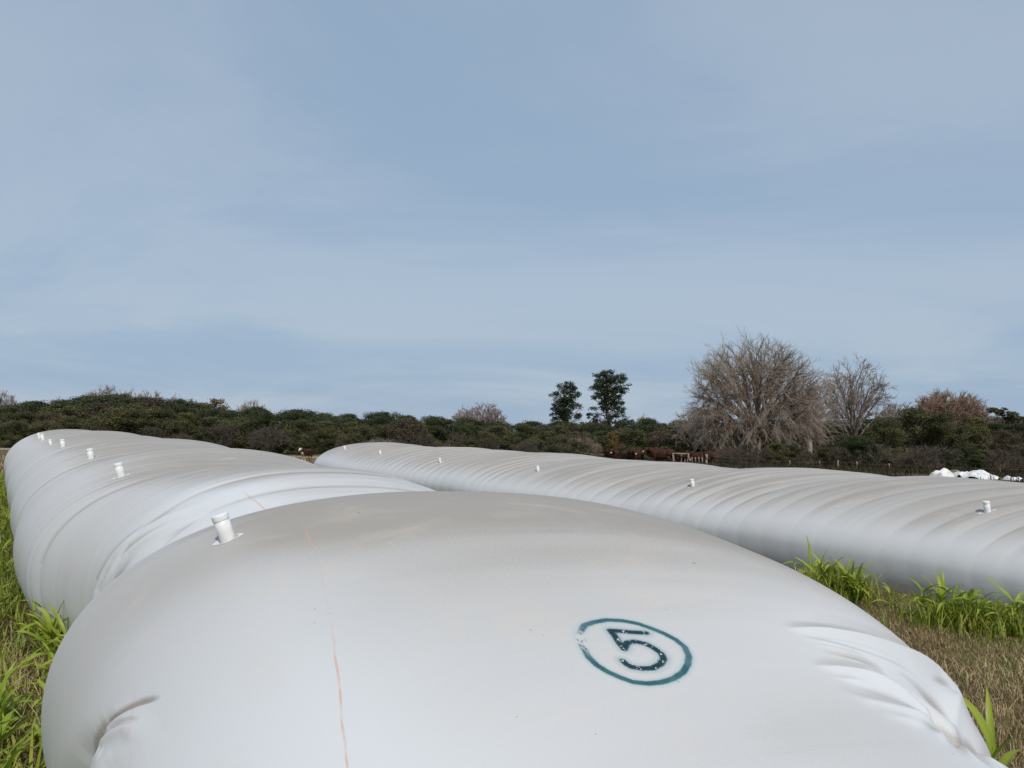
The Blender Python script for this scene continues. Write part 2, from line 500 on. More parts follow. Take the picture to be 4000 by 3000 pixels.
# the sprayed mark: a 5 inside a ring
RING = [(1.63, -.0422), (1.664, -.0297), (1.674, -.0169), (1.68, -.0017), (1.672, .0145), (1.656, .0272), (1.632, .0372), (1.608, .0457), (1.579, .0526),
        (1.547, .0553), (1.511, .0511), (1.481, .0425), (1.453, .0298), (1.434, .0137), (1.426, -.0019), (1.427, -.0168), (1.438, -.0298), (1.46, -.0391),
        (1.484, -.0462), (1.511, -.051), (1.542, -.0523), (1.586, -.0489), (1.63, -.0422)]
FIVE = [[(1.614, .027), (1.621, .0124), (1.629, .0009), (1.634, -.0079), (1.607, -.0084), (1.581, -.01), (1.556, -.0104)],
        [(1.558, -.0095), (1.58, -.0013), (1.582, .0082), (1.569, .0169), (1.548, .0218), (1.527, .0241), (1.508, .0222), (1.489, .0137), (1.477, .0017),
         (1.48, -.0102), (1.489, -.0186), (1.5, -.021), (1.513, -.0219)]]

def bag_material(name, seed, mark):
    N = NT(name)
    uv = N.n('ShaderNodeUVMap', uv_map='film').outputs[0]
    sp = N.n('ShaderNodeSeparateXYZ'); N.put(sp.inputs[0], uv)
    us, uq = sp.outputs[0], sp.outputs[1]
    streak = N.noise(N.mapping(uv, (8.0, 0.45, 1.0), (seed * 3.7, 0, 0)), 1.0, 5.0, 0.62, 0.5)
    broad = N.noise(N.mapping(uv, (1.6, 0.35, 1.0), (seed * 5.1, 2, 0)), 1.0, 3.0, 0.5, 0.4)
    blot = N.noise(N.mapping(uv, (1.0, 0.8, 1.0), (seed * 1.7, 4, 0)), 1.3, 4.0, 0.6, 0.3)
    grain = N.noise(uv, 220.0, 2.0, 0.6)
    nz = N.n('ShaderNodeSeparateXYZ'); N.put(nz.inputs[0], N.n('ShaderNodeNewGeometry').outputs['Normal'])
    top = N.range(nz.outputs['Z'], 0.84 if mark else 0.60, 1.0, 0.0, 1.0)          # dust settles where the film lies level
    slack = N.range(us, 1.9, 3.0, 0.10, 0.36) if mark else 0.26            # the taut end is smoother, its dust more even
    dust = N.math('ADD', N.math('MULTIPLY', N.range(streak, 0.40, 0.70), slack), N.math('MULTIPLY', N.range(broad, 0.36, 0.68), 0.28))
    dust = N.math('MULTIPLY', N.math('ADD', N.math('MULTIPLY', dust, N.range(blot, 0.25, 0.7, 0.5, 1.0)), 0.45), top)
    dust = N.math('ADD', dust, N.math('MULTIPLY', N.attr('groove').outputs['Fac'], 0.8))
    dust = N.math('ADD', dust, N.attr('soil_and_graze').outputs['Fac'])  # dust, plus grazing-view darkening painted on the shoulders
    dust = N.math('MULTIPLY', dust, N.range(grain, 0.3, 0.7, 0.82, 1.12), clamp=True)
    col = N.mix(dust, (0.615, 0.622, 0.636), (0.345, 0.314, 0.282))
    # rain-washed mud haze, pinkish brown
    mud = N.noise(N.mapping(uv, (2.2, 2.0, 1), (8 + seed, 3, 0)), 1.6, 5.0, 0.65, 0.6)
    col = N.mix(N.range(mud, 0.50, 0.74, 0.0, 0.30), col, (0.60, 0.51, 0.43))
    # specks of soil
    for sc, th, nn, k in ((7.0, 0.035, 0.50, 1.7), (23.0, 0.05, 0.60, 4.0)):
        vo = N.n('ShaderNodeTexVoronoi', feature='F1'); N.put(vo.inputs['Vector'], uv); vo.inputs['Scale'].default_value = sc
        spk = N.math('MULTIPLY', N.math('LESS_THAN', vo.outputs['Distance'], th), N.math('GREATER_THAN', N.noise(uv, k, 1.0), nn))
        col = N.mix(N.math('MULTIPLY', spk, 0.6), col, (0.13, 0.11, 0.09))
    col = N.mix(1.0, col, N.mix(N.noise(uv, 700.0, 1.0), (0.93, 0.93, 0.93), (1.07, 1.07, 1.07)), 'MULTIPLY')
    rough = N.range(dust, 0.0, 0.8, 0.36, 0.62)
    coat = 0.0
    if mark:
        # two faded printed lines that run along the film
        wob = N.math('MULTIPLY', N.math('SUBTRACT', N.noise(N.mapping(uv, (6, .4, 1)), 1.0, 2.0), .5), .02)
        wear = N.range(N.noise(N.mapping(uv, (9.0, 60.0, 1.0)), 1.0, 4.0, 0.7), 0.36, 0.62)
        for pts, wd, strong in ((((2.661, -.1989), (2.421, -.2184), (2.226, -.2284), (2.091, -.2347), (1.971, -.2437), (1.87, -.2542), (1.776, -.2667), (1.66, -.2852), (1.56, -.3013), (1.47, -.3151)), .0034, True),
                                (((2.262, -.4609), (2.162, -.4655), (2.094, -.4693), (2.006, -.4786), (1.938, -.4904), (1.881, -.5001)), .006, False)):
            A = np.array(pts); c2, c1, c0 = np.polyfit(A[:, 0], A[:, 1] * QS, 2)
            q0 = N.math('MULTIPLY_ADD', N.math('MULTIPLY_ADD', us, float(c2), float(c1)), us, float(c0))
            dd = N.math('ABSOLUTE', N.math('SUBTRACT', uq, N.math('ADD', q0, wob)))
            ln = N.range(dd, wd * 0.55, wd * 1.25, 1.0, 0.0)
            if strong:
                f = N.math('MAXIMUM', N.range(us, 1.72, 1.90, 0.50, 0.0), N.math('MULTIPLY', N.range(us, 2.36, 2.40), N.range(us, 2.49, 2.53, 0.5, 0.0)))
                f = N.math('ADD', f, N.math('MULTIPLY', N.range(us, 2.75, 2.9, 1.0, 0.0), 0.14), clamp=True)
                f = N.math('MULTIPLY', f, N.range(wear, 0, 1, 0.35, 1.0))
            else:
                f = N.math('MULTIPLY', N.range(us, 2.12, 2.24, 1.0, 0.0), N.math('MULTIPLY', wear, 0.20))
            col = N.mix(N.math('MULTIPLY', ln, f), col, (0.58, 0.31, 0.20))
        dd = N.math('ABSOLUTE', N.math('SUBTRACT', uq, N.math('MULTIPLY_ADD', N.math('SUBTRACT', us, 5.0), -.022 * QS, -.211 * QS)))
        ln = N.math('MULTIPLY', N.range(dd, .004, .008, 1.0, 0.0), N.math('MULTIPLY', N.range(us, 4.5, 4.7), N.range(us, 5.15, 5.3, 0.45, 0.0)))
        col = N.mix(ln, col, (0.58, 0.31, 0.20))
        # sprayed ring and number
        spray = N.math('MULTIPLY', N.math('SUBTRACT', N.noise(uv, 420.0, 1.0, 0.5), 0.5), 0.011)
        ring = N.math('ADD', N.attr('ring_dist').outputs['Fac'], spray)
        five = N.math('ADD', N.attr('five_dist').outputs['Fac'], spray)
        chip = N.math('MULTIPLY', N.attr('chip').outputs['Fac'], N.range(N.noise(N.mapping(uv, (40, 90, 1)), 1.0, 4.0, 0.7, 1.0), 0.42, 0.5))
        fr = N.math('MULTIPLY', N.range(ring, 0.0058, 0.0105, 0.97, 0.0), N.math('SUBTRACT', 1.0, chip))
        fr = N.math('MULTIPLY', fr, N.range(N.noise(uv, 14.0, 3.0), 0.3, 0.6, 0.88, 1.0))
        col = N.mix(N.math('MULTIPLY', N.range(ring, 0.008, 0.022, 0.34, 0.0), N.math('SUBTRACT', 1.0, chip)), col, (0.16, 0.38, 0.42))
        col = N.mix(fr, col, N.mix(N.noise(uv, 30.0, 2.0), (0.010, 0.070, 0.090), (0.020, 0.105, 0.125)))
        col = N.mix(N.range(five, 0.008, 0.028, 0.42, 0.0), col, (0.16, 0.32, 0.36))
        col = N.mix(N.range(five, 0.006, 0.0115, 0.98, 0.0), col, (0.010, 0.060, 0.080))
        wet = N.range(five, 0.004, 0.0085, 1.0, 0.0)
        # thick glossy paint: its white speckle highlights are painted into the colour
        vd = N.n('ShaderNodeTexVoronoi', feature='F1'); N.put(vd.inputs['Vector'], uv); vd.inputs['Scale'].default_value = 150.0
        drop = N.math('MULTIPLY', N.math('LESS_THAN', vd.outputs['Distance'], 0.36), N.math('GREATER_THAN', N.noise(uv, 42.0, 1.0), 0.52))
        col = N.mix(N.math('MULTIPLY', wet, 0.7), col, (0.006, 0.018, 0.024))
        col = N.mix(N.math('MULTIPLY', wet, N.math('MULTIPLY', drop, 0.85)), col, (0.62, 0.64, 0.66))
        rough = N.math('SUBTRACT', rough, N.math('MULTIPLY', wet, 0.22))
    h = N.math('ADD', N.math('MULTIPLY', streak, 0.6), N.math('MULTIPLY', N.noise(N.mapping(uv, (26, 3.0, 1)), 1.0, 4.0, 0.6, 0.5), 0.5))
    wr = N.noise(N.mapping(uv, (3.0, 22.0, 1.0), (2, 1, 0)), 1.6, 5.0, 0.65, 1.2)
    h = N.math('ADD', h, N.math('MULTIPLY', wr, 0.35))
    nrm = N.bump(h, 0.20, 0.008)
    if mark:
        nb = N.n('ShaderNodeBump'); N.put(nb.inputs['Height'], N.math('MULTIPLY', wet, N.noise(uv, 130.0, 2.0))); nb.inputs['Strength'].default_value = 0.7
        nb.inputs['Distance'].default_value = 0.004; N.put(nb.inputs['Normal'], nrm); nrm = nb.outputs[0]
    N.bsdf(col, rough, nrm, 0.30)
    return N.m

def bag_mesh(name, bag, srows, pcols, mat, mark=False):
    S = np.asarray(srows); P = np.asarray(pcols)
    ns, npp = len(S), len(P)
    SS = np.repeat(S[:, None], npp, 1); PP = np.repeat(P[None, :], ns, 0)
    x, y, z = bag.point(SS, PP)
    V = np.stack([x, y, z], -1).reshape(-1, 3)
    i = np.arange(ns - 1)[:, None] * npp + np.arange(npp - 1)[None, :]
    F = np.stack([i, i + 1, i + npp + 1, i + npp], -1).reshape(-1, 4)
    me = mesh_np(name, V, F, mat, smooth=True)
    uv = np.stack([SS, PP * QS], -1).reshape(-1, 2).astype(np.float32)
    lay = me.uv_layers.new(name='film')
    lay.data.foreach_set('uv', np.ascontiguousarray(uv[F.ravel()]).ravel())
    d = bag.disp(SS, PP)
    # dust gathers in the hollows between the rings: compare each point with its neighbourhood along the bag
    cs = np.concatenate([np.zeros((1, npp)), np.cumsum((d[1:] + d[:-1]) / 2 * np.diff(S)[:, None], 0)])
    hi = np.searchsorted(S, np.minimum(S + 0.16, S[-1])).clip(0, ns - 1); lo = np.searchsorted(S, np.maximum(S - 0.16, S[0]))
    mean = (cs[hi] - cs[lo]) / np.maximum((S[hi] - S[lo])[:, None], 1e-3)
    add_attr(me, 'groove', np.clip((mean - d) / (bag.ripple * 0.5) - 0.22, 0, 1).ravel() * (np.abs(PP) < .62).ravel())
    soil_and_graze = np.zeros(SS.shape)
    if mark:
        # the ridge behind the mark has caught a band of brown dust
        rid = np.exp(-((SS - 2.66 - .10 * np.sin(PP * 5)) / .30) ** 2) * np.exp(-((PP - .03) / .42) ** 4)
        side = sstep(.80, .50, np.abs(PP))
        soil_and_graze = 0.42 * rid + .38 * sstep(1.38, 2.5, SS) * sstep(3.6, 3.2, SS) * side + .40 * sstep(5.3, 6.6, SS) * side - .55 * np.exp(-((SS - 4.4) / .70) ** 2)
        # dust on the bulge's shoulders, its darker look at grazing view painted in
        soil_and_graze += .40 * np.exp(-((PP - .40) / .13) ** 2) * sstep(1.75, 2.3, SS) * sstep(3.4, 3.0, SS)
        soil_and_graze += .22 * np.exp(-((PP + .42) / .14) ** 2) * sstep(2.2, 2.7, SS) * sstep(3.4, 3.0, SS)
        q = PP * QS
        m = (SS > 1.3) & (SS < 1.8) & (np.abs(PP) < .12)
        rd = np.full(SS.shape, .2); fd = np.full(SS.shape, .2)
        rd[m] = poly_dist(SS[m], q[m], RING)[0]
        fd[m] = np.minimum(poly_dist(SS[m], q[m], FIVE[0])[0], poly_dist(SS[m], q[m], FIVE[1])[0])
        add_attr(me, 'ring_dist', rd.ravel()); add_attr(me, 'five_dist', fd.ravel())
        add_attr(me, 'chip', np.exp(-(((SS - 1.602) / .045) ** 2 + ((PP + .043) / .012) ** 2)).ravel() * 1.3)
    else:
        soil_and_graze = .34 * sstep(.78, .35, np.abs(PP))
    add_attr(me, 'soil_and_graze', soil_and_graze.ravel())
    return me

def pipe_meshes():
    m = NT('white_pvc')
    c = m.coord('Object')
    m.bsdf(m.mix(m.range(m.noise(c, 30.0, 3.0), .5, .75, 0, .35), (0.80, 0.80, 0.78), (0.55, 0.53, 0.49)), 0.35, None, 0.5)
    b = lathe([(.042, -.10), (.042, .0), (.0425, .05), (.0425, .118), (.038, .120), (.036, .06)], 28)
    k = lathe([(.0425, .112), (.0450, .115), (.0458, .120), (.0458, .143), (.0450, .147), (.043, .1485), (.022, .149), (.001, .149)], 28)
    t = NT('pale_sealing_tape')
    t.bsdf((0.66, 0.68, 0.70), 0.3, None, 0.5)
    return mesh_np('pipe', *b, m.m, True), mesh_np('collar', *k, m.m, True), t.m
PIPE, COLLAR, TAPE = pipe_meshes()

def add_vent(bag, root, s, p, scale, lean=0.0):
    s = np.array(s); p = np.array(p); e = 0.01
    g = lambda a, b: Vector([float(v) for v in bag.point(a, b)])
    c = g(s, p)
    n = (g(s, p + e) - g(s, p - e)).cross(g(s + e, p) - g(s - e, p)).normalized()
    if n.z < 0: n = -n
    ax = (n * 0.45 + Vector((0, 0, 1)) * 0.55 + Vector((lean, 0, 0))).normalized()
    v = obj('vent_pipe', PIPE, root, c, ax.to_track_quat('Z', 'Y').to_euler(), (scale,) * 3)
    obj('collar', COLLAR, v)
    # tape seal lies on the film round the foot of the pipe
    V, F = [], []
    na, nr = 18, 3
    for j in range(nr):
        for i in range(na):
            an = 2 * math.pi * i / na
            rs = (.043, .046, .049)[j] * scale * (1.0 + .12 * math.sin(3 * an + float(s)))
            rp = (.043, .050, .062)[j] * scale * (1.0 + .15 * math.sin(2 * an + float(p) * 9)) if j else rs
            q = g(s + rs * math.cos(an), p + rp * math.sin(an) / QS)
            V.append(q + n * .0012)
    for j in range(nr - 1):
        for i in range(na):
            F.append((j * na + i, j * na + (i + 1) % na, (j + 1) * na + (i + 1) % na, (j + 1) * na + i))
    obj('tape_seal', mesh_np('tape_seal', np.array([tuple(x) for x in V]), np.array(F), TAPE, True), root)
    return v

def make_bag(bag, srows, pcols, label, seed, mark, vents):
    mat = bag_material('silage_film_%d' % seed, seed, mark)
    root = empty('silage_bag', (0, 0, 0))
    tag(root, label, 'silage bag', 'long white silage bags')
    film = obj('film', bag_mesh('film', bag, srows, pcols, mat, mark), root)
    for v in vents:
        add_vent(bag, root, *v)
    return root

bag1 = Bag1(BAG1, 1, 0.018, skew=BAG1_SKEW)
bag2 = Bag(BAG2, 21, 0.027, pm=1.98, nexp=1.95, skew=BAG2_SKEW, wl=0.25, regular=True)
s1 = np.concatenate([np.arange(-1.3, 1.0, .04), np.arange(1.0, 1.40, .008), np.arange(1.40, 1.72, .005), np.arange(1.72, 1.96, .008), np.arange(1.96, 2.14, .003), np.arange(2.14, 2.2, .008), np.arange(2.2, 8, .018), np.arange(8, 28.6, .03), [28.6]])
s1 = s1[np.concatenate([[True], np.diff(s1) > .0015])]
def stretch(*parts):
    return np.unique(np.round(np.concatenate([np.arange(a, b - 1e-6, st) for a, b, st in parts] + [[parts[-1][1]]]), 5))
p1 = stretch((-1, -.66, .012), (-.66, -.56, .004), (-.56, -.44, .0016), (-.44, -.36, .004), (-.36, -.07, .009), (-.07, .07, .0025), (.07, .13, .008), (.13, .56, .004), (.56, 1.0, .012))
silage_bag_near = make_bag(bag1, s1, p1, 'long white silage bag in the foreground marked with a circled 5', 1, True,
    [(2.693, -.2899, .72, -.12), (7.71, -.2555, .86, -.1), (10.70, -.252, .86), (14.64, -.272, .88), (17.28, -.292, .72), (18.99, -.302, .95), (22.51, -.2756, .95)])
s2 = np.concatenate([np.arange(-8, 3, .05), np.arange(3, 31.2, .022), [31.2]])
p2 = np.concatenate([np.arange(-1, 1, .012), [1.0]])
silage_bag_far = make_bag(bag2, s2, p2, 'long white ribbed silage bag lying behind the one marked 5', 2, False,
    [(3.784, -.364, .92), (8.608, -.409, .86), (13.58, -.384, .88), (18.156, -.411, .9), (22.996, -.345, .9), (26.333, -.369, .9)])

# ---------------------------------------------------------------- vegetation behind the bags
F_PX = 1650.0
def at(px, Y):
    """ground point in the direction of photo column px (2212 wide) at depth Y"""
    x = (px - 1106.0) / F_PX * Y
    return x, Y, float(ground_z(x, Y))
def top_z(py, Y):
    return 2.04 + (899.0 - py) * Y / F_PX

def leaf_material(name, stops, trans=0.25, rough=0.6, var=0.25):
    N = NT(name)
    t = N.attr('tint').outputs['Fac']
    rnd = N.n('ShaderNodeObjectInfo').outputs['Random']
    f = N.math('ADD', N.math('MULTIPLY', t, 1.0 - var), N.math('MULTIPLY', rnd, var))
    col = N.ramp(f, stops)
    b = N.n('ShaderNodeBsdfPrincipled'); N.put(b.inputs['Base Color'], col); b.inputs['Roughness'].default_value = rough
    b.inputs['Specular IOR Level'].default_value = 0.25
    tr = N.n('ShaderNodeBsdfTranslucent'); N.put(tr.inputs['Color'], col)
    mx = N.n('ShaderNodeMixShader'); mx.inputs[0].default_value = trans
    N.t.links.new(b.outputs[0], mx.inputs[1]); N.t.links.new(tr.outputs[0], mx.inputs[2])
    N.t.links.new(mx.outputs[0], N.out.inputs['Surface'])
    return N.m

def bark_material(name, c1, c2):
    N = NT(name)
    c = N.coord('Object')
    rnd = N.n('ShaderNodeObjectInfo').outputs['Random']
    f = N.math('ADD', N.noise(c, 3.0, 4.0, 0.6), N.math('MULTIPLY', N.math('SUBTRACT', rnd, 0.5), 0.25), clamp=True)
    col = N.ramp(f, [(0.3, c1), (0.7, c2)])
    N.bsdf(col, 0.9, None, 0.1)
    return N.m

def tubes_np(P, R, sides=3):
    """P (n,k,3) polylines, R (n,k) radii -> verts, quads"""
    n, k, _ = P.shape
    T = np.gradient(P, axis=1); T /= np.linalg.norm(T, axis=2, keepdims=True) + 1e-9
    ref = np.where(np.abs(T[..., 2:3]) > 0.9, np.array([1.0, 0, 0]), np.array([0, 0, 1.0]))
    A = np.cross(T, ref); A /= np.linalg.norm(A, axis=2, keepdims=True) + 1e-9
    B = np.cross(T, A)
    an = np.arange(sides) * 2 * math.pi / sides
    V = P[:, :, None, :] + R[:, :, None, None] * (A[:, :, None, :] * np.cos(an)[None, None, :, None] + B[:, :, None, :] * np.sin(an)[None, None, :, None])
    base = np.arange(n)[:, None, None] * k * sides + np.arange(k - 1)[None, :, None] * sides
    j = np.arange(sides)[None, None, :]; j2 = (j + 1) % sides
    F = np.stack([base + j, base + j2, base + sides + j2, base + sides + j], -1).reshape(-1, 4)
    return V.reshape(-1, 3), F

def join_np(parts):
    V, F, o = [], [], 0
    for v, f in parts:
        V.append(v); F.append(f + o); o += len(v)
    return np.concatenate(V), np.concatenate(F)

def leaf_cloud(rng, centres, radii, per, size, flat=0.75):
    """leaf-sized quads scattered in clumps; returns verts, quads, tint"""
    n = len(centres) * per
    c = np.repeat(centres, per, 0); r = np.repeat(radii, per)
    d = rng.normal(size=(n, 3)); d /= np.linalg.norm(d, axis=1, keepdims=True)
    rr = rng.uniform(0.2, 1.0, n) ** 0.7 * rng.choice([1.0, 1.0, 1.0, 1.3], n)
    p = c + d * (r * rr)[:, None] * np.array([1, 1, flat])
    nrm = d + rng.normal(size=(n, 3)) * 0.7; nrm /= np.linalg.norm(nrm, axis=1, keepdims=True)
    a = np.cross(nrm, rng.normal(size=(n, 3))); a /= np.linalg.norm(a, axis=1, keepdims=True) + 1e-9
    b = np.cross(nrm, a)
    s = size * rng.uniform(0.6, 1.3, n)
    a = a * s[:, None]; b = b * (s * 0.55)[:, None]
    V = np.stack([p - a, p - b * 0.9, p + a, p + b * 0.9], 1).reshape(-1, 3)
    F = np.arange(4 * n).reshape(-1, 4)
    clump = np.repeat(rng.uniform(0, 1, len(centres)), per)
    t = np.clip(0.55 * clump + 0.45 * rng.uniform(0, 1, n), 0, 1)
    return V, F, np.repeat(t, 4)

def leaf_mesh(name, vft, mat):
    me = mesh_np(name, vft[0], vft[1], mat)
    add_attr(me, 'tint', vft[2])
    return me

def dome_clumps(rng, n, rx, z0, z1, rmin, rmax, lobes=5):
    """clump centres that fill an uneven dome from z0 to z1"""
    lob = rng.uniform(0, 2 * math.pi, lobes); la = rng.uniform(0.0, 0.28, lobes)
    out, rad = [], []
    while len(out) < n:
        th = rng.uniform(0, 2 * math.pi); u = rng.uniform(0, 1)
        R = rx * (0.82 + sum(a * math.cos(th - l) for a, l in zip(la, lob)) * 0.6)
        h = z0 + (z1 - z0) * u
        prof = math.sqrt(max(0.0, 1 - max(0, (u - 0.35) / 0.65) ** 2)) * (0.80 + 0.20 * min(1, u / 0.35))
        k = rng.uniform(0.45, 1.0) if rng.uniform() < 0.75 else rng.uniform(0, 0.5)
        rr = rng.uniform(rmin, rmax)
        out.append((R * prof * k * math.cos(th), R * prof * k * math.sin(th), min(h, z1 - rr * 0.5))); rad.append(rr)
    return np.array(out), np.array(rad)

def limbs(rng, targets, base_h, r0, k=6, wob=0.12):
    """a leaning trunk that forks into limbs which reach the given points"""
    parts = [tubes_np(np.array([[(0, 0, -0.35), (0.03, 0, base_h * .35), (rng.uniform(-.06, .06), rng.uniform(-.06, .06), base_h * 0.7), (0, 0, base_h)]]),
                      np.array([[r0 * 1.5, r0 * 1.1, r0 * 0.95, r0 * .9]]), 7)]
    P, R = [], []
    for t in targets:
        t = np.array(t); s = np.array([0, 0, base_h * rng.uniform(0.75, 1.0)])
        u = np.linspace(0, 1, k)[:, None]
        bow = np.array([0, 0, 0.18 * np.linalg.norm(t[:2])])
        pts = s + (t - s) * u + np.sin(u * math.pi) * bow * rng.uniform(-.3, 1.0) + rng.normal(size=(k, 3)) * wob * np.sin(u * math.pi)
        P.append(pts); R.append(np.linspace(r0 * 0.55, r0 * 0.12, k))
    parts.append(tubes_np(np.array(P), np.array(R), 5))
    return join_np(parts)

def bez(p0, c, p1, k, rng, wob):
    u = np.linspace(0, 1, k)[None, :, None]
    P = (1 - u) ** 2 * p0[:, None] + 2 * u * (1 - u) * c[:, None] + u ** 2 * p1[:, None]
    ln = np.linalg.norm(p1 - p0, axis=1)[:, None, None]
    return P + rng.normal(size=P.shape) * wob * ln * np.sin(u * math.pi * .5) * (u < .999)

def bez_at(p0, c, p1, u):
    u = u[:, None]
    return (1 - u) ** 2 * p0 + 2 * u * (1 - u) * c + u ** 2 * p1, 2 * (1 - u) * (c - p0) + 2 * u * (p1 - c)

def unit(v):
    return v / (np.linalg.norm(v, axis=-1, keepdims=True) + 1e-9)

def bare_crown(rng, height, width, base_h, n1, n2, n3, n4, r0, el_min=-.5, ch=.5, droop=.3, tmin=.008, zmin=.05, rag=.12):
    """a leafless crown: limbs, branches, twigs and twiglets that grow out to an uneven dome; returns (limbs, twigs)"""
    R = width / 2.0; cz = height * ch
    lob = rng.normal(size=(7, 3)); lob = unit(lob); la = rng.uniform(-rag, rag, 7)
    def shell(d, k):
        bump = 1 + (np.exp(-4 * (1 - d @ lob.T)) * la).sum(1)
        vr = np.where(d[:, 2] > 0, height - cz, cz * .92)
        p = d * np.stack([np.full(len(d), R), np.full(len(d), R), vr], 1) * (k * bump)[:, None]
        p[:, 2] += cz
        return p
    i = np.arange(n1) + .5
    sz = math.sin(el_min) + (1 - math.sin(el_min)) * i / n1
    az = i * 2.39996 + rng.uniform(-.2, .2, n1)
    cr = np.sqrt(np.clip(1 - sz * sz, 0, 1))
    d1 = np.stack([cr * np.cos(az), cr * np.sin(az), sz], 1)
    p0 = np.stack([np.zeros(n1), np.zeros(n1), base_h * rng.uniform(.55, 1.05, n1)], 1)
    T = shell(d1, rng.uniform(.62, .80, n1)); ln = np.linalg.norm(T - p0, axis=1)
    C = p0 + (T - p0) * .45; C[:, 2] += ln * rng.uniform(.10, .26, n1)
    L1 = bez(p0, C, T, 7, rng, .02); r1 = np.linspace(r0 * .42, r0 * .12, 7)[None] * rng.uniform(.7, 1.2, n1)[:, None]
    # branches
    idx = np.repeat(np.arange(n1), n2); n = len(idx)
    u = rng.uniform(.25, 1.0, n)
    q0, tg = bez_at(p0[idx], C[idx], T[idx], u)
    d2 = unit(d1[idx] + rng.normal(size=(n, 3)) * .30)
    q1 = shell(d2, rng.uniform(.80, .97, n)); l2 = np.linalg.norm(q1 - q0, axis=1)
    cap = np.minimum(1, .55 * R / l2); q1 = q0 + (q1 - q0) * cap[:, None]; l2 = l2 * cap
    low = q1[:, 2] < cz * 1.05
    q1[:, 2] -= np.where(low, droop * l2 * rng.uniform(.2, 1, n), 0)
    qc = q0 + unit(tg) * (l2 * .42)[:, None]; qc[:, 2] += np.where(low, droop * .5 * l2, -.05 * l2)
    L2 = bez(q0, qc, q1, 6, rng, .035); r2 = np.linspace(r0 * .11, r0 * .035, 6)[None] * rng.uniform(.7, 1.2, n)[:, None]
    # twigs
    ix = np.repeat(np.arange(n), n3); m = len(ix)
    u = rng.uniform(.25, 1.0, m)
    a0, tg = bez_at(q0[ix], qc[ix], q1[ix], u)
    d3 = unit(unit(tg) * .8 + d2[ix] * .45 + rng.normal(size=(m, 3)) * .42 + np.array([0, 0, .12]))
    l3 = R * rng.uniform(.09, .22, m)
    a1 = a0 + d3 * l3[:, None]
    lw = a0[:, 2] < cz
    a1[:, 2] -= np.where(lw, droop * .6 * l3, 0)
    ac = a0 + unit(tg) * (l3 * .45)[:, None]
    L3 = bez(a0, ac, a1, 4, rng, .05); r3 = np.maximum(np.linspace(r0 * .04, r0 * .014, 4), tmin * np.linspace(1.5, .8, 4))[None] * np.ones((m, 1))
    # twiglets
    iw = np.repeat(np.arange(m), n4); w = len(iw)
    b0, tg = bez_at(a0[iw], ac[iw], a1[iw], rng.uniform(.3, 1.0, w))
    l4 = R * rng.uniform(.04, .10, w)
    b1 = b0 + unit(unit(tg) + rng.normal(size=(w, 3)) * .45 + np.array([0, 0, .1])) * l4[:, None]
    L4 = bez(b0, (b0 + b1) / 2 + rng.normal(size=(w, 3)) * (l4 * .08)[:, None], b1, 3, rng, .02); r4 = (tmin * np.linspace(.9, .5, 3))[None] * np.ones((w, 1))
    for a in (L1, L2, L3, L4):
        a[..., 2] = np.maximum(a[..., 2], zmin)
    tr = tubes_np(np.array([[(0, 0, -.4), (0, 0, base_h * .4), (.02, 0, base_h * .8), (0, 0, base_h * 1.05)]]), np.array([[r0 * 1.5, r0, r0 * .9, r0 * .6]]), 9)
    return join_np([tr, tubes_np(L1, r1, 5), tubes_np(L2, r2, 4)]), join_np([tubes_np(L3, r3, 3), tubes_np(L4, r4, 3)])

M_SCRUB = leaf_material('scrub_leaves_dark', [(0.0, (0.020, 0.028, 0.010)), (0.45, (0.042, 0.054, 0.020)), (0.8, (0.072, 0.080, 0.030)), (1.0, (0.105, 0.102, 0.042))], .12)
M_OLIVE = leaf_material('scrub_leaves_olive', [(0.0, (0.036, 0.038, 0.015)), (0.5, (0.085, 0.084, 0.033)), (1.0, (0.150, 0.135, 0.058))], .12)
M_BROWN = leaf_material('scrub_leaves_brownish', [(0.0, (0.035, 0.028, 0.016)), (0.5, (0.085, 0.068, 0.040)), (1.0, (0.15, 0.118, 0.072))], .12)
M_GOLD = leaf_material('autumn_leaves', [(0.0, (0.06, 0.042, 0.014)), (0.5, (0.13, 0.085, 0.028)), (1.0, (0.19, 0.12, 0.045))], .15)
M_EUC = leaf_material('eucalyptus_leaves', [(0.0, (0.016, 0.026, 0.013)), (0.5, (0.036, 0.050, 0.020)), (1.0, (0.080, 0.088, 0.034))], .12)
M_BARK = bark_material('grey_scrub_bark', (0.07, 0.058, 0.048), (0.21, 0.18, 0.155))
M_TWIG = bark_material('grey_brown_twigs', (0.185, 0.142, 0.110), (0.365, 0.295, 0.238))
M_TWIGL = bark_material('light_grey_twigs', (0.22, 0.175, 0.145), (0.42, 0.355, 0.305))
M_TWIGP = bark_material('pale_pinkish_twigs', (0.27, 0.21, 0.19), (0.46, 0.385, 0.355))
M_TWIGR = bark_material('reddish_brown_twigs', (0.19, 0.125, 0.088), (0.34, 0.235, 0.17))
M_THICK = bark_material('dull_thicket_twigs', (0.07, 0.056, 0.044), (0.17, 0.138, 0.112))

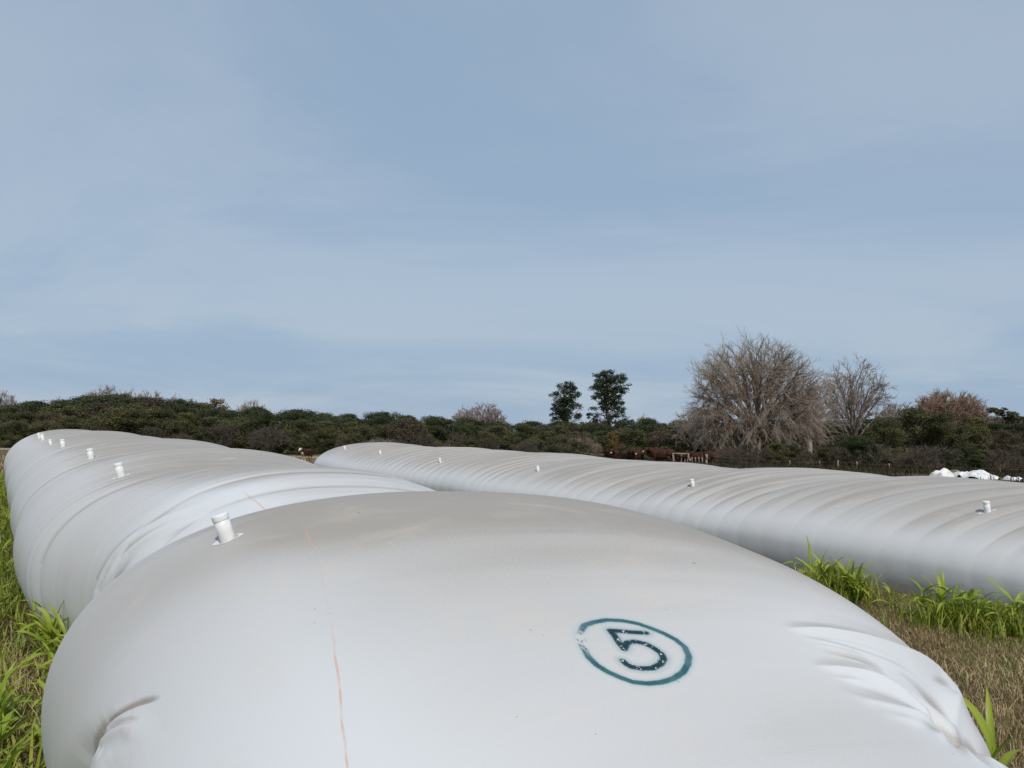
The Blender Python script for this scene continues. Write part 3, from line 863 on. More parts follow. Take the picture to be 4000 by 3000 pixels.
def scrub_proto(seed, mat, rx=2.6, h=4.4, n=86, per=230, size=0.068, twiggy=False):
    rng = np.random.RandomState(seed)
    c, r = dome_clumps(rng, n, rx, 0.45, h, 0.34, 0.72)
    lc = leaf_cloud(rng, c, r, per, size)
    tg = [c[i] * np.array([.9, .9, .85]) for i in rng.choice(n, 12, False)]
    return leaf_mesh('crown', lc, mat), mesh_np('trunk', *limbs(rng, tg, 0.9, 0.13), M_BARK, True)
SCRUB = [scrub_proto(1, M_SCRUB), scrub_proto(2, M_SCRUB, 2.9, 4.2), scrub_proto(3, M_OLIVE, 2.5, 4.6), scrub_proto(4, M_OLIVE, 3.0, 4.0), scrub_proto(5, M_SCRUB, 2.3, 4.8, 70), scrub_proto(6, M_BROWN, 2.7, 4.2)]

def place_tree(name, meshes, px, Y, ztop, proto_h, label, cat, group=None, wx=1.0, rz=None, rng=random):
    x, y, z = at(px, Y)
    h = ztop - z
    r = empty(name, (x, y, z), rng.uniform(0, 6.28) if rz is None else rz)
    k = h / proto_h
    r.scale = (k * wx, k * wx, k)
    tag(r, label, cat, group)
    obj('crown', meshes[0], r); obj('trunk', meshes[1], r)
    return r

SKY_X = [-260, 0, 60, 120, 165, 215, 260, 330, 420, 490, 560, 620, 700, 780, 860, 960, 1100, 1190, 1300, 1450, 1560, 1700, 1850, 1950, 2050, 2130, 2212, 2480]
SKY_Y = [870, 878, 864, 873, 858, 850, 851, 858, 870, 886, 880, 884, 894, 889, 896, 902, 909, 913, 908, 906, 916, 915, 905, 897, 893, 905, 900, 895]
rnd = random.Random(11)
def zone(px):
    if px < 150: return 'at the left edge'
    if px < 380: return 'above the end of bag 5'
    if px < 720: return 'between the bag ends'
    if px < 920: return 'above the ribbed bag end'
    if px < 1120: return 'left of the tall evergreens'
    if px < 1480: return 'below the tall evergreens'
    if px < 1700: return 'behind the big bare tree'
    if px < 1900: return 'behind the thinner bare tree'
    if px < 1990: return 'left of the reddish tree'
    if px < 2110: return 'below the reddish tree'
    if px < 2180: return 'below the flat-topped tree'
    return 'at the right edge'
ROWS = ((93, 70, 0.0, 'back'), (84, 62, 0.25, 'middle'), (76, 66, 0.8, 'front'), (72.5, 52, 2.1, 'lowest'))
for ri, (Y0, step, drop, rn) in enumerate(ROWS):
    px = -240.0 + 25 * ri
    while px < 2460:
        Y = Y0 + rnd.uniform(-2.5, 2.5)
        py = np.interp(px, SKY_X, SKY_Y)
        zt = top_z(py + rnd.uniform(-2, 5), Y) - drop * rnd.uniform(0.6, 1.4)
        pi = rnd.choice((0, 0, 1, 1, 2, 3, 4, 5)) if ri < 2 else rnd.choice((0, 0, 2, 2, 3, 3, 4, 5))
        tone = 'olive' if pi in (2, 3) else 'brownish' if pi == 5 else 'dark green'
        place_tree('scrub_tree', SCRUB[pi], px, Y, zt, (4.4, 4.2, 4.6, 4.0, 4.8, 4.2)[pi], '%s scrub tree, %s thicket row, %s' % (tone, rn, zone(px)),
                   'tree', '%s scrub trees, %s row, %s' % (tone, rn, zone(px)), rnd.uniform(1.05, 1.5), None, rnd)
        px += step * rnd.uniform(0.75, 1.15)

# leafless bushes along the front of the thicket
def bush_proto(seed, mat, h=2.2, w=3.2, a=16, b=10, c=7, d=2, r0=.06, tmin=.007, el=-.1, ch=.35, base=.3, rag=.2):
    rng = np.random.RandomState(seed)
    l, t = bare_crown(rng, h, w, base, a, b, c, d, r0, el, ch, .1, tmin, .03, rag)
    return mesh_np('crown', *t, mat), mesh_np('trunk', *l, mat, True)
BUSH = [bush_proto(31, M_THICK), bush_proto(32, M_THICK, 2.4, 2.8), bush_proto(33, M_TWIG, 2.0, 3.4)]
px = -200.0
while px < 2430:
    Y = 71 + rnd.uniform(-1.5, 1.5)
    if not (1330 < px < 1560 or 560 < px < 720 and rnd.random() < .5):
        x, y, z = at(px, Y)
        h = rnd.uniform(1.5, 3.0)
        place_tree('leafless_bush', BUSH[rnd.randrange(3)], px, Y, z + h, 2.2, 'grey leafless bush edging the thicket %s' % zone(px), 'bush',
                   'leafless bushes %s' % zone(px), rnd.uniform(.9, 1.3), None, rnd)
    px += rnd.uniform(55, 110)

# pale leafless trees that stand up out of the skyline
TWIGT = [bush_proto(41, M_TWIGP, 5.0, 5.2, 22, 12, 8, 2, .12, .014, .05, .45, 1.6, .25), bush_proto(42, M_TWIGP, 5.0, 4.4, 20, 12, 8, 2, .12, .014, .05, .45, 1.8, .25)]
for i, (px, py, Y, wx, lab) in enumerate((
        (2, 842, 101, .7, 'pale leafless tree at the left edge, above the thicket'),
        (120, 852, 101, .8, 'small pale leafless tree left of the highest thicket hump'),
        (228, 832, 102, .9, 'pinkish leafless tree on top of the highest thicket hump'),
        (284, 834, 101, .75, 'slim pale leafless tree just right of the highest thicket hump'),
        (330, 843, 102, .7, 'second pale leafless tree right of the highest thicket hump'),
        (382, 846, 101, .8, 'third pale leafless tree right of the highest thicket hump'),
        (540, 863, 101, .8, 'pale leafless tree behind a round dark crown, left of centre'),
        (1010, 872, 103, .9, 'wide pale leafless tree left of the tall evergreens, left half of a pair'),
        (1052, 869, 102, .95, 'wide pale leafless tree left of the tall evergreens, right half of a pair'),
        (1392, 890, 101, .8, 'low pale leafless tree between the evergreens and the big bare tree'),
        (1940, 868, 95, .9, 'leafless tree just left of the reddish brown tree'))):
    place_tree('leafless_tree', TWIGT[i % 2], px, Y, top_z(py, Y), 5.0, lab, 'tree', None, wx, None, rnd)
GOLD = scrub_proto(8, M_GOLD, 2.2, 4.2, 40, 90, .09)
place_tree('golden_tree', GOLD, 464, 97, top_z(862, 97), 4.2, 'golden brown tree showing above the thicket at left', 'tree', None, .9, None, rnd)
place_tree('golden_tree', GOLD, 288, 74, top_z(893, 74), 4.2, 'ochre leaved small tree inside the thicket at left', 'tree', None, .55, None, rnd)
place_tree('golden_tree', GOLD, 1322, 75, top_z(935, 75), 4.2, 'yellowish bush in the thicket below the tall evergreens', 'tree', None, .9, None, rnd)

# two tall evergreens
def euc_proto(seed, h, tiers, trunk_r=.2):
    rng = np.random.RandomState(seed)
    C, Rr, tg = [], [], []
    for z, r, n, ox in tiers:
        ox += rng.uniform(-.3, .3); r *= rng.uniform(.72, 1.18)
        for i in range(int(n * .85)):
            th = rng.uniform(0, 6.283); k = math.sqrt(rng.uniform(0.05, 1)) * r
            p = (ox + k * math.cos(th), k * math.sin(th), z + rng.uniform(-.35, .35))
            C.append(p); Rr.append(rng.uniform(.26, .52))
            if rng.uniform() < .5: tg.append(p)
    lc = leaf_cloud(rng, np.array(C), np.array(Rr), 58, .095, .8)
    zs = np.linspace(-.4, h * .93, 9)
    tr = tubes_np(np.array([np.stack([.18 * np.sin(zs * .6), .1 * np.cos(zs * .7), zs], -1)]), np.array([np.linspace(trunk_r * 1.2, .04, 9)]), 8)
    P, R = [], []
    for t in tg:
        t = np.array(t); z0 = max(.8, t[2] - np.linalg.norm(t[:2]) * .75 - .4); s = np.array([.18 * math.sin(z0 * .6), .1, z0])
        u = np.linspace(0, 1, 5)[:, None]
        P.append(s + (t - s) * u + rng.normal(size=(5, 3)) * .06 * np.sin(u * math.pi)); R.append(np.linspace(.06, .02, 5))
    return leaf_mesh('crown', lc, M_EUC), mesh_np('trunk', *join_np([tr, tubes_np(np.array(P), np.array(R), 4)]), M_BARK, True)
EUC1 = euc_proto(51, 10.0, ((2.8, 1.1, 14, -.6), (4.1, 1.3, 16, 0), (5.0, 1.9, 34, 0), (5.8, 2.0, 40, .1), (6.6, 1.8, 38, .1), (7.4, 1.7, 36, 0), (8.2, 1.6, 32, 0), (9.0, 1.3, 24, .2), (9.6, .9, 12, .1)))
EUC2 = euc_proto(52, 12.0, ((3.4, 1.8, 24, .3), (4.5, 2.7, 44, .2), (5.3, 2.4, 30, -.1), (6.3, 1.6, 30, .3), (7.2, 1.8, 30, .3), (8.0, 1.7, 36, .4), (8.8, 2.0, 38, .3), (9.6, 2.1, 42, .2), (10.4, 1.9, 42, .3), (11.1, 1.5, 32, .2), (11.7, 1.0, 16, .2)), .26)
place_tree('evergreen_tree', EUC1, 1222, 100, top_z(825, 100), 10.0, 'shorter left one of the two tall evergreens on the skyline', 'tree', None, 1.22, 1.0)
place_tree('evergreen_tree', EUC2, 1312, 100, top_z(800, 100), 12.0, 'taller right one of the two tall evergreens on the skyline', 'tree', None, 1.38, 0.6)

# the big bare tree and its neighbours
def bare_tree(name, seed, px, Y, py_top, width, label, mat, cfg, base_h, r0, el, ch, droop, tmin=.012, rag=.12):
    rng = np.random.RandomState(seed)
    x, y, z = at(px, Y)
    h = top_z(py_top, Y) - z
    l, t = bare_crown(rng, h, width, base_h, *cfg, r0, el, ch, droop, tmin, .25, rag)
    r = empty(name, (x, y, z))
    tag(r, label, 'tree')
    obj('trunk', mesh_np('trunk', *l, mat, True), r)
    obj('crown', mesh_np('crown', *t, mat), r)
    return r
bare_tree('bare_tree', 61, 1632, 65, 718, 12.5, 'big round leafless tree with drooping lower branches behind the ribbed bag', M_TWIG, (40, 14, 9, 4), 3.0, .42, -.75, .47, .55, .010, .10)
bare_tree('bare_tree', 62, 1842, 72, 772, 7.8, 'thinner leafless tree standing right of the big bare tree', M_TWIGL, (22, 11, 8, 3), 2.6, .24, -.05, .50, .12, .011, .22)
bare_tree('bare_tree', 65, 1748, 69, 792, 6.4, 'leafless tree squeezed between the big bare tree and the thinner one', M_TWIGL, (18, 10, 8, 3), 2.6, .20, -.05, .50, .12, .011, .22)
bare_tree('bare_tree', 63, 1498, 72, 872, 4.8, 'low leafless tree reaching out left of the big bare tree', M_TWIGL, (18, 9, 7, 3), 1.2, .14, .0, .45, .15, .010, .25)
bare_tree('bare_tree', 64, 2050, 80, 842, 8.0, 'reddish brown twiggy tree above the green thicket at right', M_TWIGR, (30, 15, 12, 3), 2.2, .2, -.2, .55, .1, .013, .12)
# green thicket at right, nearer
for i, (px, py, Y, pi, w, lab) in enumerate((
        (1905, 905, 66, 2, .95, 'olive green tree at the right foot of the thinner bare tree'),
        (1968, 884, 70, 3, .95, 'tall olive green tree left of the reddish brown tree'),
        (2035, 893, 67, 2, .95, 'broad olive tree in front of the reddish brown tree'),
        (2100, 902, 69, 2, .95, 'olive green tree at the right foot of the reddish brown tree'),
        (2165, 930, 66, 5, 1.0, 'brownish olive tree below the flat-topped tree at the right edge'),
        (2240, 925, 68, 3, 1.0, 'olive tree cut by the right edge of the picture'),
        (2320, 905, 70, 1, 1.0, 'dark green tree beyond the right edge'),
        (1800, 958, 63, 4, 1.15, 'low green bush under the thinner bare tree'),
        (1880, 962, 62, 0, 1.15, 'low bright green bush behind the fence posts at right'),
        (1745, 975, 68, 2, 1.1, 'low olive bush right of the big bare trunk'))):
    place_tree('scrub_tree', SCRUB[pi], px, Y, top_z(py, Y), (4.4, 4.2, 4.6, 4.0, 4.8, 4.2)[pi], lab, 'tree', None, w, None, rnd)
def flat_proto(seed):
    rng = np.random.RandomState(seed)
    C = [(-1.2 + rng.uniform(-.9, .9), rng.uniform(-.9, .9), 5.75 + rng.uniform(-.15, .2)) for _ in range(16)]
    C += [(.1 + rng.uniform(-.8, .8), rng.uniform(-.8, .8), 5.3 + rng.uniform(-.15, .2)) for _ in range(10)]
    C += [(1.5 + rng.uniform(-1.3, 1.3), rng.uniform(-1, 1), 4.75 + rng.uniform(-.2, .2)) for _ in range(18)]
    lc = leaf_cloud(rng, np.array(C), np.full(len(C), .42), 80, .12, .5)
    return leaf_mesh('crown', lc, M_OLIVE), mesh_np('trunk', *limbs(rng, [C[i] for i in range(0, 44, 3)], 2.6, .16), M_BARK, True)
place_tree('flat_topped_tree', flat_proto(71), 2172, 80, top_z(881, 80), 6.1, 'flat-topped tree with layered crown at the right edge', 'tree', None, 1.0, 0.0)

px = 1575.0
while px < 2420:
    Y = np.interp(px, (1575, 1800, 2050, 2400), (58, 55, 51.5, 50)) + rnd.uniform(-1, 2.5)
    x, y, z = at(px, Y)
    k = rnd.randrange(5)
    if k < 2:
        place_tree('leafless_bush', BUSH[k], px, Y, z + rnd.uniform(1.1, 1.9), 2.2, 'brownish leafless bush behind the fence posts %s' % zone(px), 'bush', 'leafless bushes behind the fence, %s' % zone(px), 1.3, None, rnd)
    else:
        pk = rnd.choice((0, 2, 4))
        place_tree('scrub_tree', SCRUB[pk], px, Y + 2, z + rnd.uniform(1.4, 2.3), (4.4, 4.2, 4.6, 4.0, 4.8)[pk], 'knee-high green bush behind the fence posts %s' % zone(px), 'bush', 'low bushes behind the fence, %s' % zone(px), 1.4, None, rnd)
    px += rnd.uniform(24, 42)

# ---------------------------------------------------------------- dirt road beyond the bags
def strip(name, pts, widths, mat, lift=0.02):
    V, F = [], []
    n = len(pts)
    for i, (x, y) in enumerate(pts):
        x2, y2 = pts[min(i + 1, n - 1)]; x1, y1 = pts[max(i - 1, 0)]
        dx, dy = x2 - x1, y2 - y1; l = math.hypot(dx, dy); nx_, ny_ = -dy / l, dx / l
        for k in (-1, -.6, -.2, .2, .6, 1):
            w = widths * (1 + .12 * math.sin(i * 1.7 + k))
            X, Y = x + nx_ * w * k, y + ny_ * w * k
            V.append((X, Y, float(ground_z(X, Y)) + lift + .03 * (1 - k * k)))
    for i in range(n - 1):
        for k in range(5):
            F.append((i * 6 + k, i * 6 + k + 1, i * 6 + k + 7, i * 6 + k + 6))
    return obj(name, mesh_np(name, np.array(V), np.array(F), mat, True))
def road_material():
    N = NT('pale_dirt')
    c = N.coord('Object')
    f = N.noise(c, 1.2, 5.0, .65)
    col = N.ramp(f, [(.3, (.20, .155, .10)), (.55, (.33, .27, .19)), (.8, (.42, .36, .27))])
    N.bsdf(col, .95, N.bump(f, .5, .05), .1)
    return N.m
road_pts = []
for px in np.linspace(-260, 1420, 40):
    Y = 66.5 + 1.2 * math.sin(px * .004)
    road_pts.append(at(px, Y)[:2])
tag(strip('dirt_road', road_pts, 2.0, road_material()), kind='structure')

# ---------------------------------------------------------------- cattle
def ellipsoid(c, r, ry=0.0, n=14, m=10):
    V, F = [], []
    for j in range(m + 1):
        th = math.pi * j / m
        for i in range(n):
            ph = 2 * math.pi * i / n
            x, y, z = r[0] * math.sin(th) * math.cos(ph), r[1] * math.sin(th) * math.sin(ph), r[2] * math.cos(th)
            V.append((c[0] + x * math.cos(ry) + z * math.sin(ry), c[1] + y, c[2] - x * math.sin(ry) + z * math.cos(ry)))
    for j in range(m):
        for i in range(n):
            F.append((j * n + i, j * n + (i + 1) % n, (j + 1) * n + (i + 1) % n, (j + 1) * n + i))
    return np.array(V), np.array(F)

def cow_mesh(name, mat, white, head_turn=0.0, head_down=0.0):
    """one continuous body, nose towards +X; head_turn swings the head sideways (radians)"""
    P = [ellipsoid((0.0, 0, .92), (.62, .31, .33)), ellipsoid((-.50, 0, .96), (.34, .28, .31)), ellipsoid((.48, 0, .92), (.38, .28, .36)),
         ellipsoid((.05, 0, .78), (.55, .29, .26)), ellipsoid((-.74, 0, 1.04), (.16, .17, .20))]
    nb = Vector((.70, 0, 1.08)); ct, st = math.cos(head_turn), math.sin(head_turn)
    hp = nb + Vector((.42 * ct, .42 * st, .20 - head_down))
    P.append(tube([(.45, 0, 1.0), nb, nb.lerp(hp, .6), hp], [.27, .22, .165, .14], 10))
    def hd(a, b, c):                       # head frame -> cow frame
        f = Vector((ct, st, -.45)).normalized(); l = Vector((-st, ct, 0)); u = f.cross(l) * -1
        if u.z < 0: u = -u
        return hp + f * a + l * b + u * c
    P.append(tube([hd(-.08, 0, .03), hd(.06, 0, .02), hd(.20, 0, 0), hd(.33, 0, -.01), hd(.40, 0, -.02)], [.105, .125, .105, .078, .062], 10))
    P.append(tube([hd(.38, 0, -.02), hd(.44, 0, -.025)], [.075, .05], 8))
    for s in (-1, 1):
        P.append(tube([hd(-.02, s * .08, .05), hd(-.03, s * .17, .05), hd(-.05, s * .25, .02)], [.035, .055, .02], 6))
        # fore leg: elbow, knee, fetlock, hoof
        P.append(tube([(.46, s * .16, .80), (.47, s * .17, .62), (.48, s * .165, .40), (.46, s * .165, .20), (.48, s * .165, .06), (.50, s * .165, .0)], [.14, .105, .068, .050, .052, .062], 8))
        # hind leg: stifle forward, hock back, shank down
        P.append(tube([(-.55, s * .15, .92), (-.46, s * .18, .68), (-.62, s * .17, .46), (-.60, s * .17, .22), (-.57, s * .17, .06), (-.55, s * .17, .0)], [.20, .155, .082, .054, .054, .062], 8))
    P.append(tube([(-.86, 0, 1.12), (-.93, 0, .95), (-.92, 0, .65), (-.92, .01, .45), (-.92, 0, .32)], [.035, .028, .022, .04, .025], 6))
    V, F = join_np(P)
    me0 = mesh_np(name + '_raw', V, F)
    o = bpy.data.objects.new('raw', me0); COL.objects.link(o)
    md = o.modifiers.new('r', 'REMESH'); md.mode = 'VOXEL'; md.voxel_size = .030; md.use_smooth_shade = True
    sm = o.modifiers.new('s', 'SMOOTH'); sm.factor = .5; sm.iterations = 3
    dg = bpy.context.evaluated_depsgraph_get()
    me = bpy.data.meshes.new_from_object(o.evaluated_get(dg)); me.name = name
    bpy.data.objects.remove(o); bpy.data.meshes.remove(me0)
    me.materials.clear(); me.materials.append(mat)
    n = len(me.vertices); co = np.zeros(n * 3, np.float32); me.vertices.foreach_get('co', co); co = co.reshape(-1, 3)
    tip = np.array(hd(.42, 0, -.02)); w = np.clip(1 - (np.linalg.norm(co - tip, axis=1) - .06) / .05, 0, 1) * .85
    if white:
        hc = np.array(hd(.18, 0, 0)); w = np.maximum(w, np.clip(1.6 - np.linalg.norm(co - hc, axis=1) / .22, 0, 1))
        w = np.maximum(w, np.clip((co[:, 0] - .52) / .08, 0, 1) * (co[:, 2] < 1.0) * (co[:, 2] > .55) * (np.abs(co[:, 1]) < .16))
        w = np.maximum(w, (co[:, 2] < .42).astype(float) * (co[:, 0] > .3))
    add_attr(me, 'white', w)
    return me
def cow_material():
    N = NT('red_brown_hide')
    c = N.coord('Object')
    f = N.noise(c, 6.0, 4.0, .6)
    col = N.ramp(f, [(.3, (.032, .011, .007)), (.6, (.058, .019, .011)), (.8, (.090, .030, .017))])
    col = N.mix(N.attr('white').outputs['Fac'], col, (.62, .55, .47))
    N.bsdf(col, .7, N.bump(N.noise(c, 60.0, 2.0), .4, .01), .2)
    return N.m
M_COW = cow_material()
COWS = {'ahead': cow_mesh('cow_ahead', M_COW, False), 'turned': cow_mesh('cow_turned', M_COW, False, .9, .05), 'low': cow_mesh('cow_low', M_COW, False, -.6, .45), 'white': cow_mesh('cow_white_face', M_COW, True, .2)}
def cow(kind, px, Y, heading, scale, label):
    """heading: world direction the nose points, degrees from +X"""
    x, y, z = at(px, Y)
    o = obj('cow', COWS[kind], None, (x, y, z + .0), (0, 0, math.radians(heading)), (scale,) * 3)
    tag(o, label, 'cow', 'cattle in the pen behind the ribbed bag' if kind != 'white' else None)
def p4(p): return p * 2212.0 / 4000.0
cow('ahead', p4(2400), 59.5, -108, 1.0, 'brown cow facing the camera, leftmost by the grey bush')
cow('ahead', p4(2447), 60.5, -80, .98, 'brown cow facing the camera, second from the left')
cow('turned', p4(2487), 59.0, -130, .98, 'brown cow facing the camera, third from left beside the big cow')
cow('turned', p4(2585), 58.6, 152, 1.10, 'biggest brown cow standing side-on left of the gate')
cow('low', p4(2668), 62.5, -60, .92, 'brown cow seen through the gate frame')
cow('ahead', p4(2722), 62.0, -150, .95, 'brown cow behind the short pickets right of the gate')
cow('turned', p4(2790), 60.5, -20, .98, 'brown cow just right of the thick corner post')
cow('ahead', p4(2835), 62.5, -175, 1.0, 'brown cow with its rump to the big bare tree')
cow('low', p4(2890), 62.0, -10, .85, 'brown cow in the shade under the big bare tree')
cow('white', p4(1200), 60.5, -112, .76, 'red calf with white face and chest standing between the bag ends')

# ---------------------------------------------------------------- pen fence
def post_mesh(seed, h, r):
    rng = np.random.RandomState(seed)
    zs = np.linspace(-.3, h, 6)
    pts = [(rng.uniform(-.015, .015), rng.uniform(-.015, .015), z) for z in zs]
    return mesh_np('post', *tube(pts, [r * rng.uniform(.85, 1.1) for _ in zs], 7), M_POST, True)
def post_material():
    N = NT('weathered_posts')
    c = N.coord('Object')
    f = N.noise(N.mapping(c, (14, 14, 1.5)), 1.0, 4.0, .6)
    N.bsdf(N.ramp(f, [(.3, (.15, .12, .09)), (.65, (.34, .29, .22)), (.9, (.46, .40, .31))]), .9, None, .1)
    return N.m
M_POST = post_material()
pen = empty('pen_gate', at(p4(2655), 57.0))
tag(pen, 'weathered wooden gate frame with top rail in front of the cattle', 'gate')
pen_o = Vector(pen.location)
def post(parent, px, Y, ytop, r, seed, name='post'):
    x, y, z = at(px, Y)
    h = max(.5, top_z(ytop, Y) - z)
    o = obj(name, post_mesh(seed, h, r), parent)
    o.location = Vector((x, y, z)) - Vector(parent.location)
    o.rotation_euler = (random.Random(seed).uniform(-.04, .04), random.Random(seed + 5).uniform(-.05, .05), seed)
    return Vector((x, y, z)), h
a0, ha = post(pen, p4(2629), 57, 1768 / 1.808, .085, 1)
a1, hb = post(pen, p4(2684), 57, 1769 / 1.808, .09, 2)
post(pen, p4(2658), 57.2, 1772 / 1.808, .055, 3, 'picket'); post(pen, p4(2673), 57.2, 1781 / 1.808, .05, 4, 'picket')
for zz, r in ((-.04, .05), (-.95, .045)):
    A = a0 + Vector((0, -.07, ha + zz)) - pen_o; B = a1 + Vector((0, -.07, hb + zz)) - pen_o
    obj('rail', mesh_np('rail', *tube([A, A.lerp(B, .5) + Vector((0, 0, -.02)), B], [r, r * 1.05, r], 7), M_POST, True), pen)
fence = empty('wire_fence', at(p4(2757), 56.5))
tag(fence, 'post and wire fence running right from the gate behind the ribbed bag', 'fence')
tops = []
for i, (px, Y, yt, r) in enumerate(((2689, 56.8, 1786, .045), (2702, 56.8, 1785, .045), (2714, 56.8, 1785, .045), (2728, 56.7, 1783, .045), (2741, 56.6, 1776, .06), (2757, 56.5, 1773, .10),
        (3081, 54, 1798, .04), (3197, 53, 1801, .035), (3269, 52.5, 1797, .05), (3342, 52, 1803, .055), (3468, 51.5, 1816, .045), (3900, 50, 1856, .04), (4080, 49.5, 1862, .04), (4300, 49, 1868, .06))):
    b_, h_ = post(fence, p4(px), Y, yt / 1.808, r, 20 + i, 'picket' if r < .05 and px < 2760 else 'post')
    tops.append((b_ - Vector(fence.location), h_))
M_WIRE = NT('dull_wire'); M_WIRE.bsdf((.22, .21, .20), .6, None, .4)
for zz in (.10, .38, .66):
    pts = [b_ + Vector((0, -.06, max(.12, h_ - zz))) for b_, h_ in tops]
    obj('wire', mesh_np('wire', *tube(pts, [.0035] * len(pts), 4), M_WIRE.m), fence)

# ---------------------------------------------------------------- crumpled plastic
def crumple(name, seed, w, d, h, n=46):
    rng = np.random.RandomState(seed)
    u = np.linspace(-1, 1, n); U, W = np.meshgrid(u, u)
    R = np.hypot(U * (1 + .15 * np.sin(3 * W + seed)), W)
    base = np.clip(1 - R ** 2.2, 0, 1) ** .6
    Z = np.zeros_like(U)
    for _ in range(7):                    # sharp creases in random directions
        a = rng.uniform(0, math.pi); f = rng.uniform(1.0, 3.6); ph = rng.uniform(0, 6)
        v = (U * math.cos(a) + W * math.sin(a)) * f + ph + .5 * np.sin(U * 3 + W * 2 + ph)
        Z += (1 - 2 * np.abs((v % 2) - 1)) / f
    Z = base * (.66 + .24 * Z) * h
    X = U * w / 2 + .012 * rng.normal(size=U.shape) * base; Y = W * d / 2 + .012 * rng.normal(size=U.shape) * base
    i = np.arange(n - 1)[:, None] * n + np.arange(n - 1)[None, :]
    F = np.stack([i, i + 1, i + n + 1, i + n], -1).reshape(-1, 4)
    return np.stack([X, Y, Z], -1).reshape(-1, 3), F
M_PLAST = NT('white_plastic_sheet'); c_ = M_PLAST.coord('Object')
M_PLAST.bsdf(M_PLAST.mix(M_PLAST.range(M_PLAST.noise(c_, 2.5, 4.0), .5, .7, 0, .6), (.74, .74, .73), (.42, .38, .33)), .35, None, .4)
M_BLK = NT('grey_brown_plastic'); c_ = M_BLK.coord('Object')
M_BLK.bsdf(M_BLK.mix(M_BLK.range(M_BLK.noise(c_, 3.0, 4.0), .4, .7), (.16, .12, .09), (.30, .29, .27)), .4, None, .4)
for px, Y, w, d, ytop, m, lab in (
        (3672, 45.0, 1.5, 1.3, 1824, M_PLAST, 'small crumpled white plastic sheet at the left end of the heap'),
        (3724, 45.8, 1.3, 1.1, 1827, M_BLK, 'grey brown bundle of plastic between the white sheets'),
        (3756, 44.6, 1.2, 1.1, 1828, M_PLAST, 'peaked white plastic sheet in the middle of the heap'),
        (3812, 44.2, 2.9, 1.8, 1830, M_PLAST, 'widest crumpled white plastic sheet of the heap behind the bag'),
        (3872, 44.0, .55, .6, 1854, M_PLAST, 'little white scrap of plastic at the right end of the heap'),
        (3950, 43.6, 1.0, .9, 1852, M_PLAST, 'small white plastic sheet apart at the far right')):
    x, y, z = at(p4(px), Y)
    h = max(.26, (top_z(ytop / 1.808, Y) - z) * .85)
    tag(obj('plastic_sheet', mesh_np('plastic_sheet', *crumple('p', px, w, d, h), m.m), None, (x, y, z + .01), (0, 0, px % 7)), lab, 'plastic sheet')

# ---------------------------------------------------------------- grass and weeds
M_GREEN = leaf_material('green_grass', [(0.0, (.095, .14, .018)), (.45, (.21, .28, .032)), (.75, (.35, .38, .055)), (1.0, (.47, .40, .14))], .35, .45, .0)
M_DRY = leaf_material('dry_grass', [(0.0, (.14, .115, .046)), (.4, (.32, .225, .118)), (.75, (.46, .335, .18)), (1.0, (.56, .44, .26))], .25, .7, .0)
M_WEED = leaf_material('shade_dark_weeds', [(0.0, (.030, .024, .012)), (.5, (.065, .050, .024)), (1.0, (.14, .12, .045))], .2, .7, .0)  # dark colour stands for the shade behind the ribbed bag
M_LEAF = leaf_material('broad_grass_leaf', [(0.0, (.10, .16, .020)), (.5, (.24, .33, .036)), (.85, (.40, .44, .06)), (1.0, (.50, .43, .13))], .35, .38, .3)

def blades(name, base, h, w, lean, tint, mat, seg=4, seed=0):
    """bent ribbons; base (n,3), h/w/lean/tint (n)"""
    rng = np.random.RandomState(seed)
    n = len(base)
    az = rng.uniform(0, 2 * math.pi, n)
    dx, dy = np.cos(az), np.sin(az)
    t = np.linspace(0, 1, seg + 1)[None, :]
    bend = lean[:, None] * t ** 1.8
    H = h[:, None] * (t - .35 * lean[:, None] * t ** 2.5)
    X = base[:, 0:1] + dx[:, None] * bend * h[:, None]; Y = base[:, 1:2] + dy[:, None] * bend * h[:, None]; Z = base[:, 2:3] + H
    ww = w[:, None] * np.clip(np.minimum(.55 + t * 1.6, 1.0) * (1 - t ** 3), .04, 1) * .5
    tw = az + math.pi / 2 + rng.uniform(-.5, .5, n)
    sx, sy = np.cos(tw)[:, None] * ww, np.sin(tw)[:, None] * ww
    V = np.stack([np.stack([X - sx, Y - sy, Z], -1), np.stack([X + sx, Y + sy, Z], -1)], 2).reshape(-1, 3)
    k = 2 * (seg + 1)
    b0 = np.arange(n)[:, None] * k + np.arange(seg)[None, :] * 2
    F = np.stack([b0, b0 + 1, b0 + 3, b0 + 2], -1).reshape(-1, 4)
    me = mesh_np(name, V, F, mat, True)
    add_attr(me, 'tint', np.repeat(tint, k))
    return me

def scatter(rng, n, srange, arange_, dens=None):
    s = rng.uniform(*srange, n); a = rng.uniform(*arange_, n)
    x, y = sa2xy(s, a)
    if dens is not None:
        keep = rng.uniform(size=n) < dens(s, a, x, y)
        x, y, s, a = x[keep], y[keep], s[keep], a[keep]
    return np.stack([x, y, ground_z(x, y)], -1), s, a

def patch(x, y, f, ph):
    return .5 + .25 * np.sin(x * f + ph) * np.sin(y * f * 1.13 + ph * 2) + .25 * np.sin(x * f * 2.3 + ph * 3 + 1.7 * np.sin(y * f * 1.9))

rng = np.random.RandomState(5)
def left_edge(s):
    return np.where(s < 28.4, bag1.aL(np.clip(s - .6, -1, 28)), 1.4) + .12
def seg_min(s):
    return s
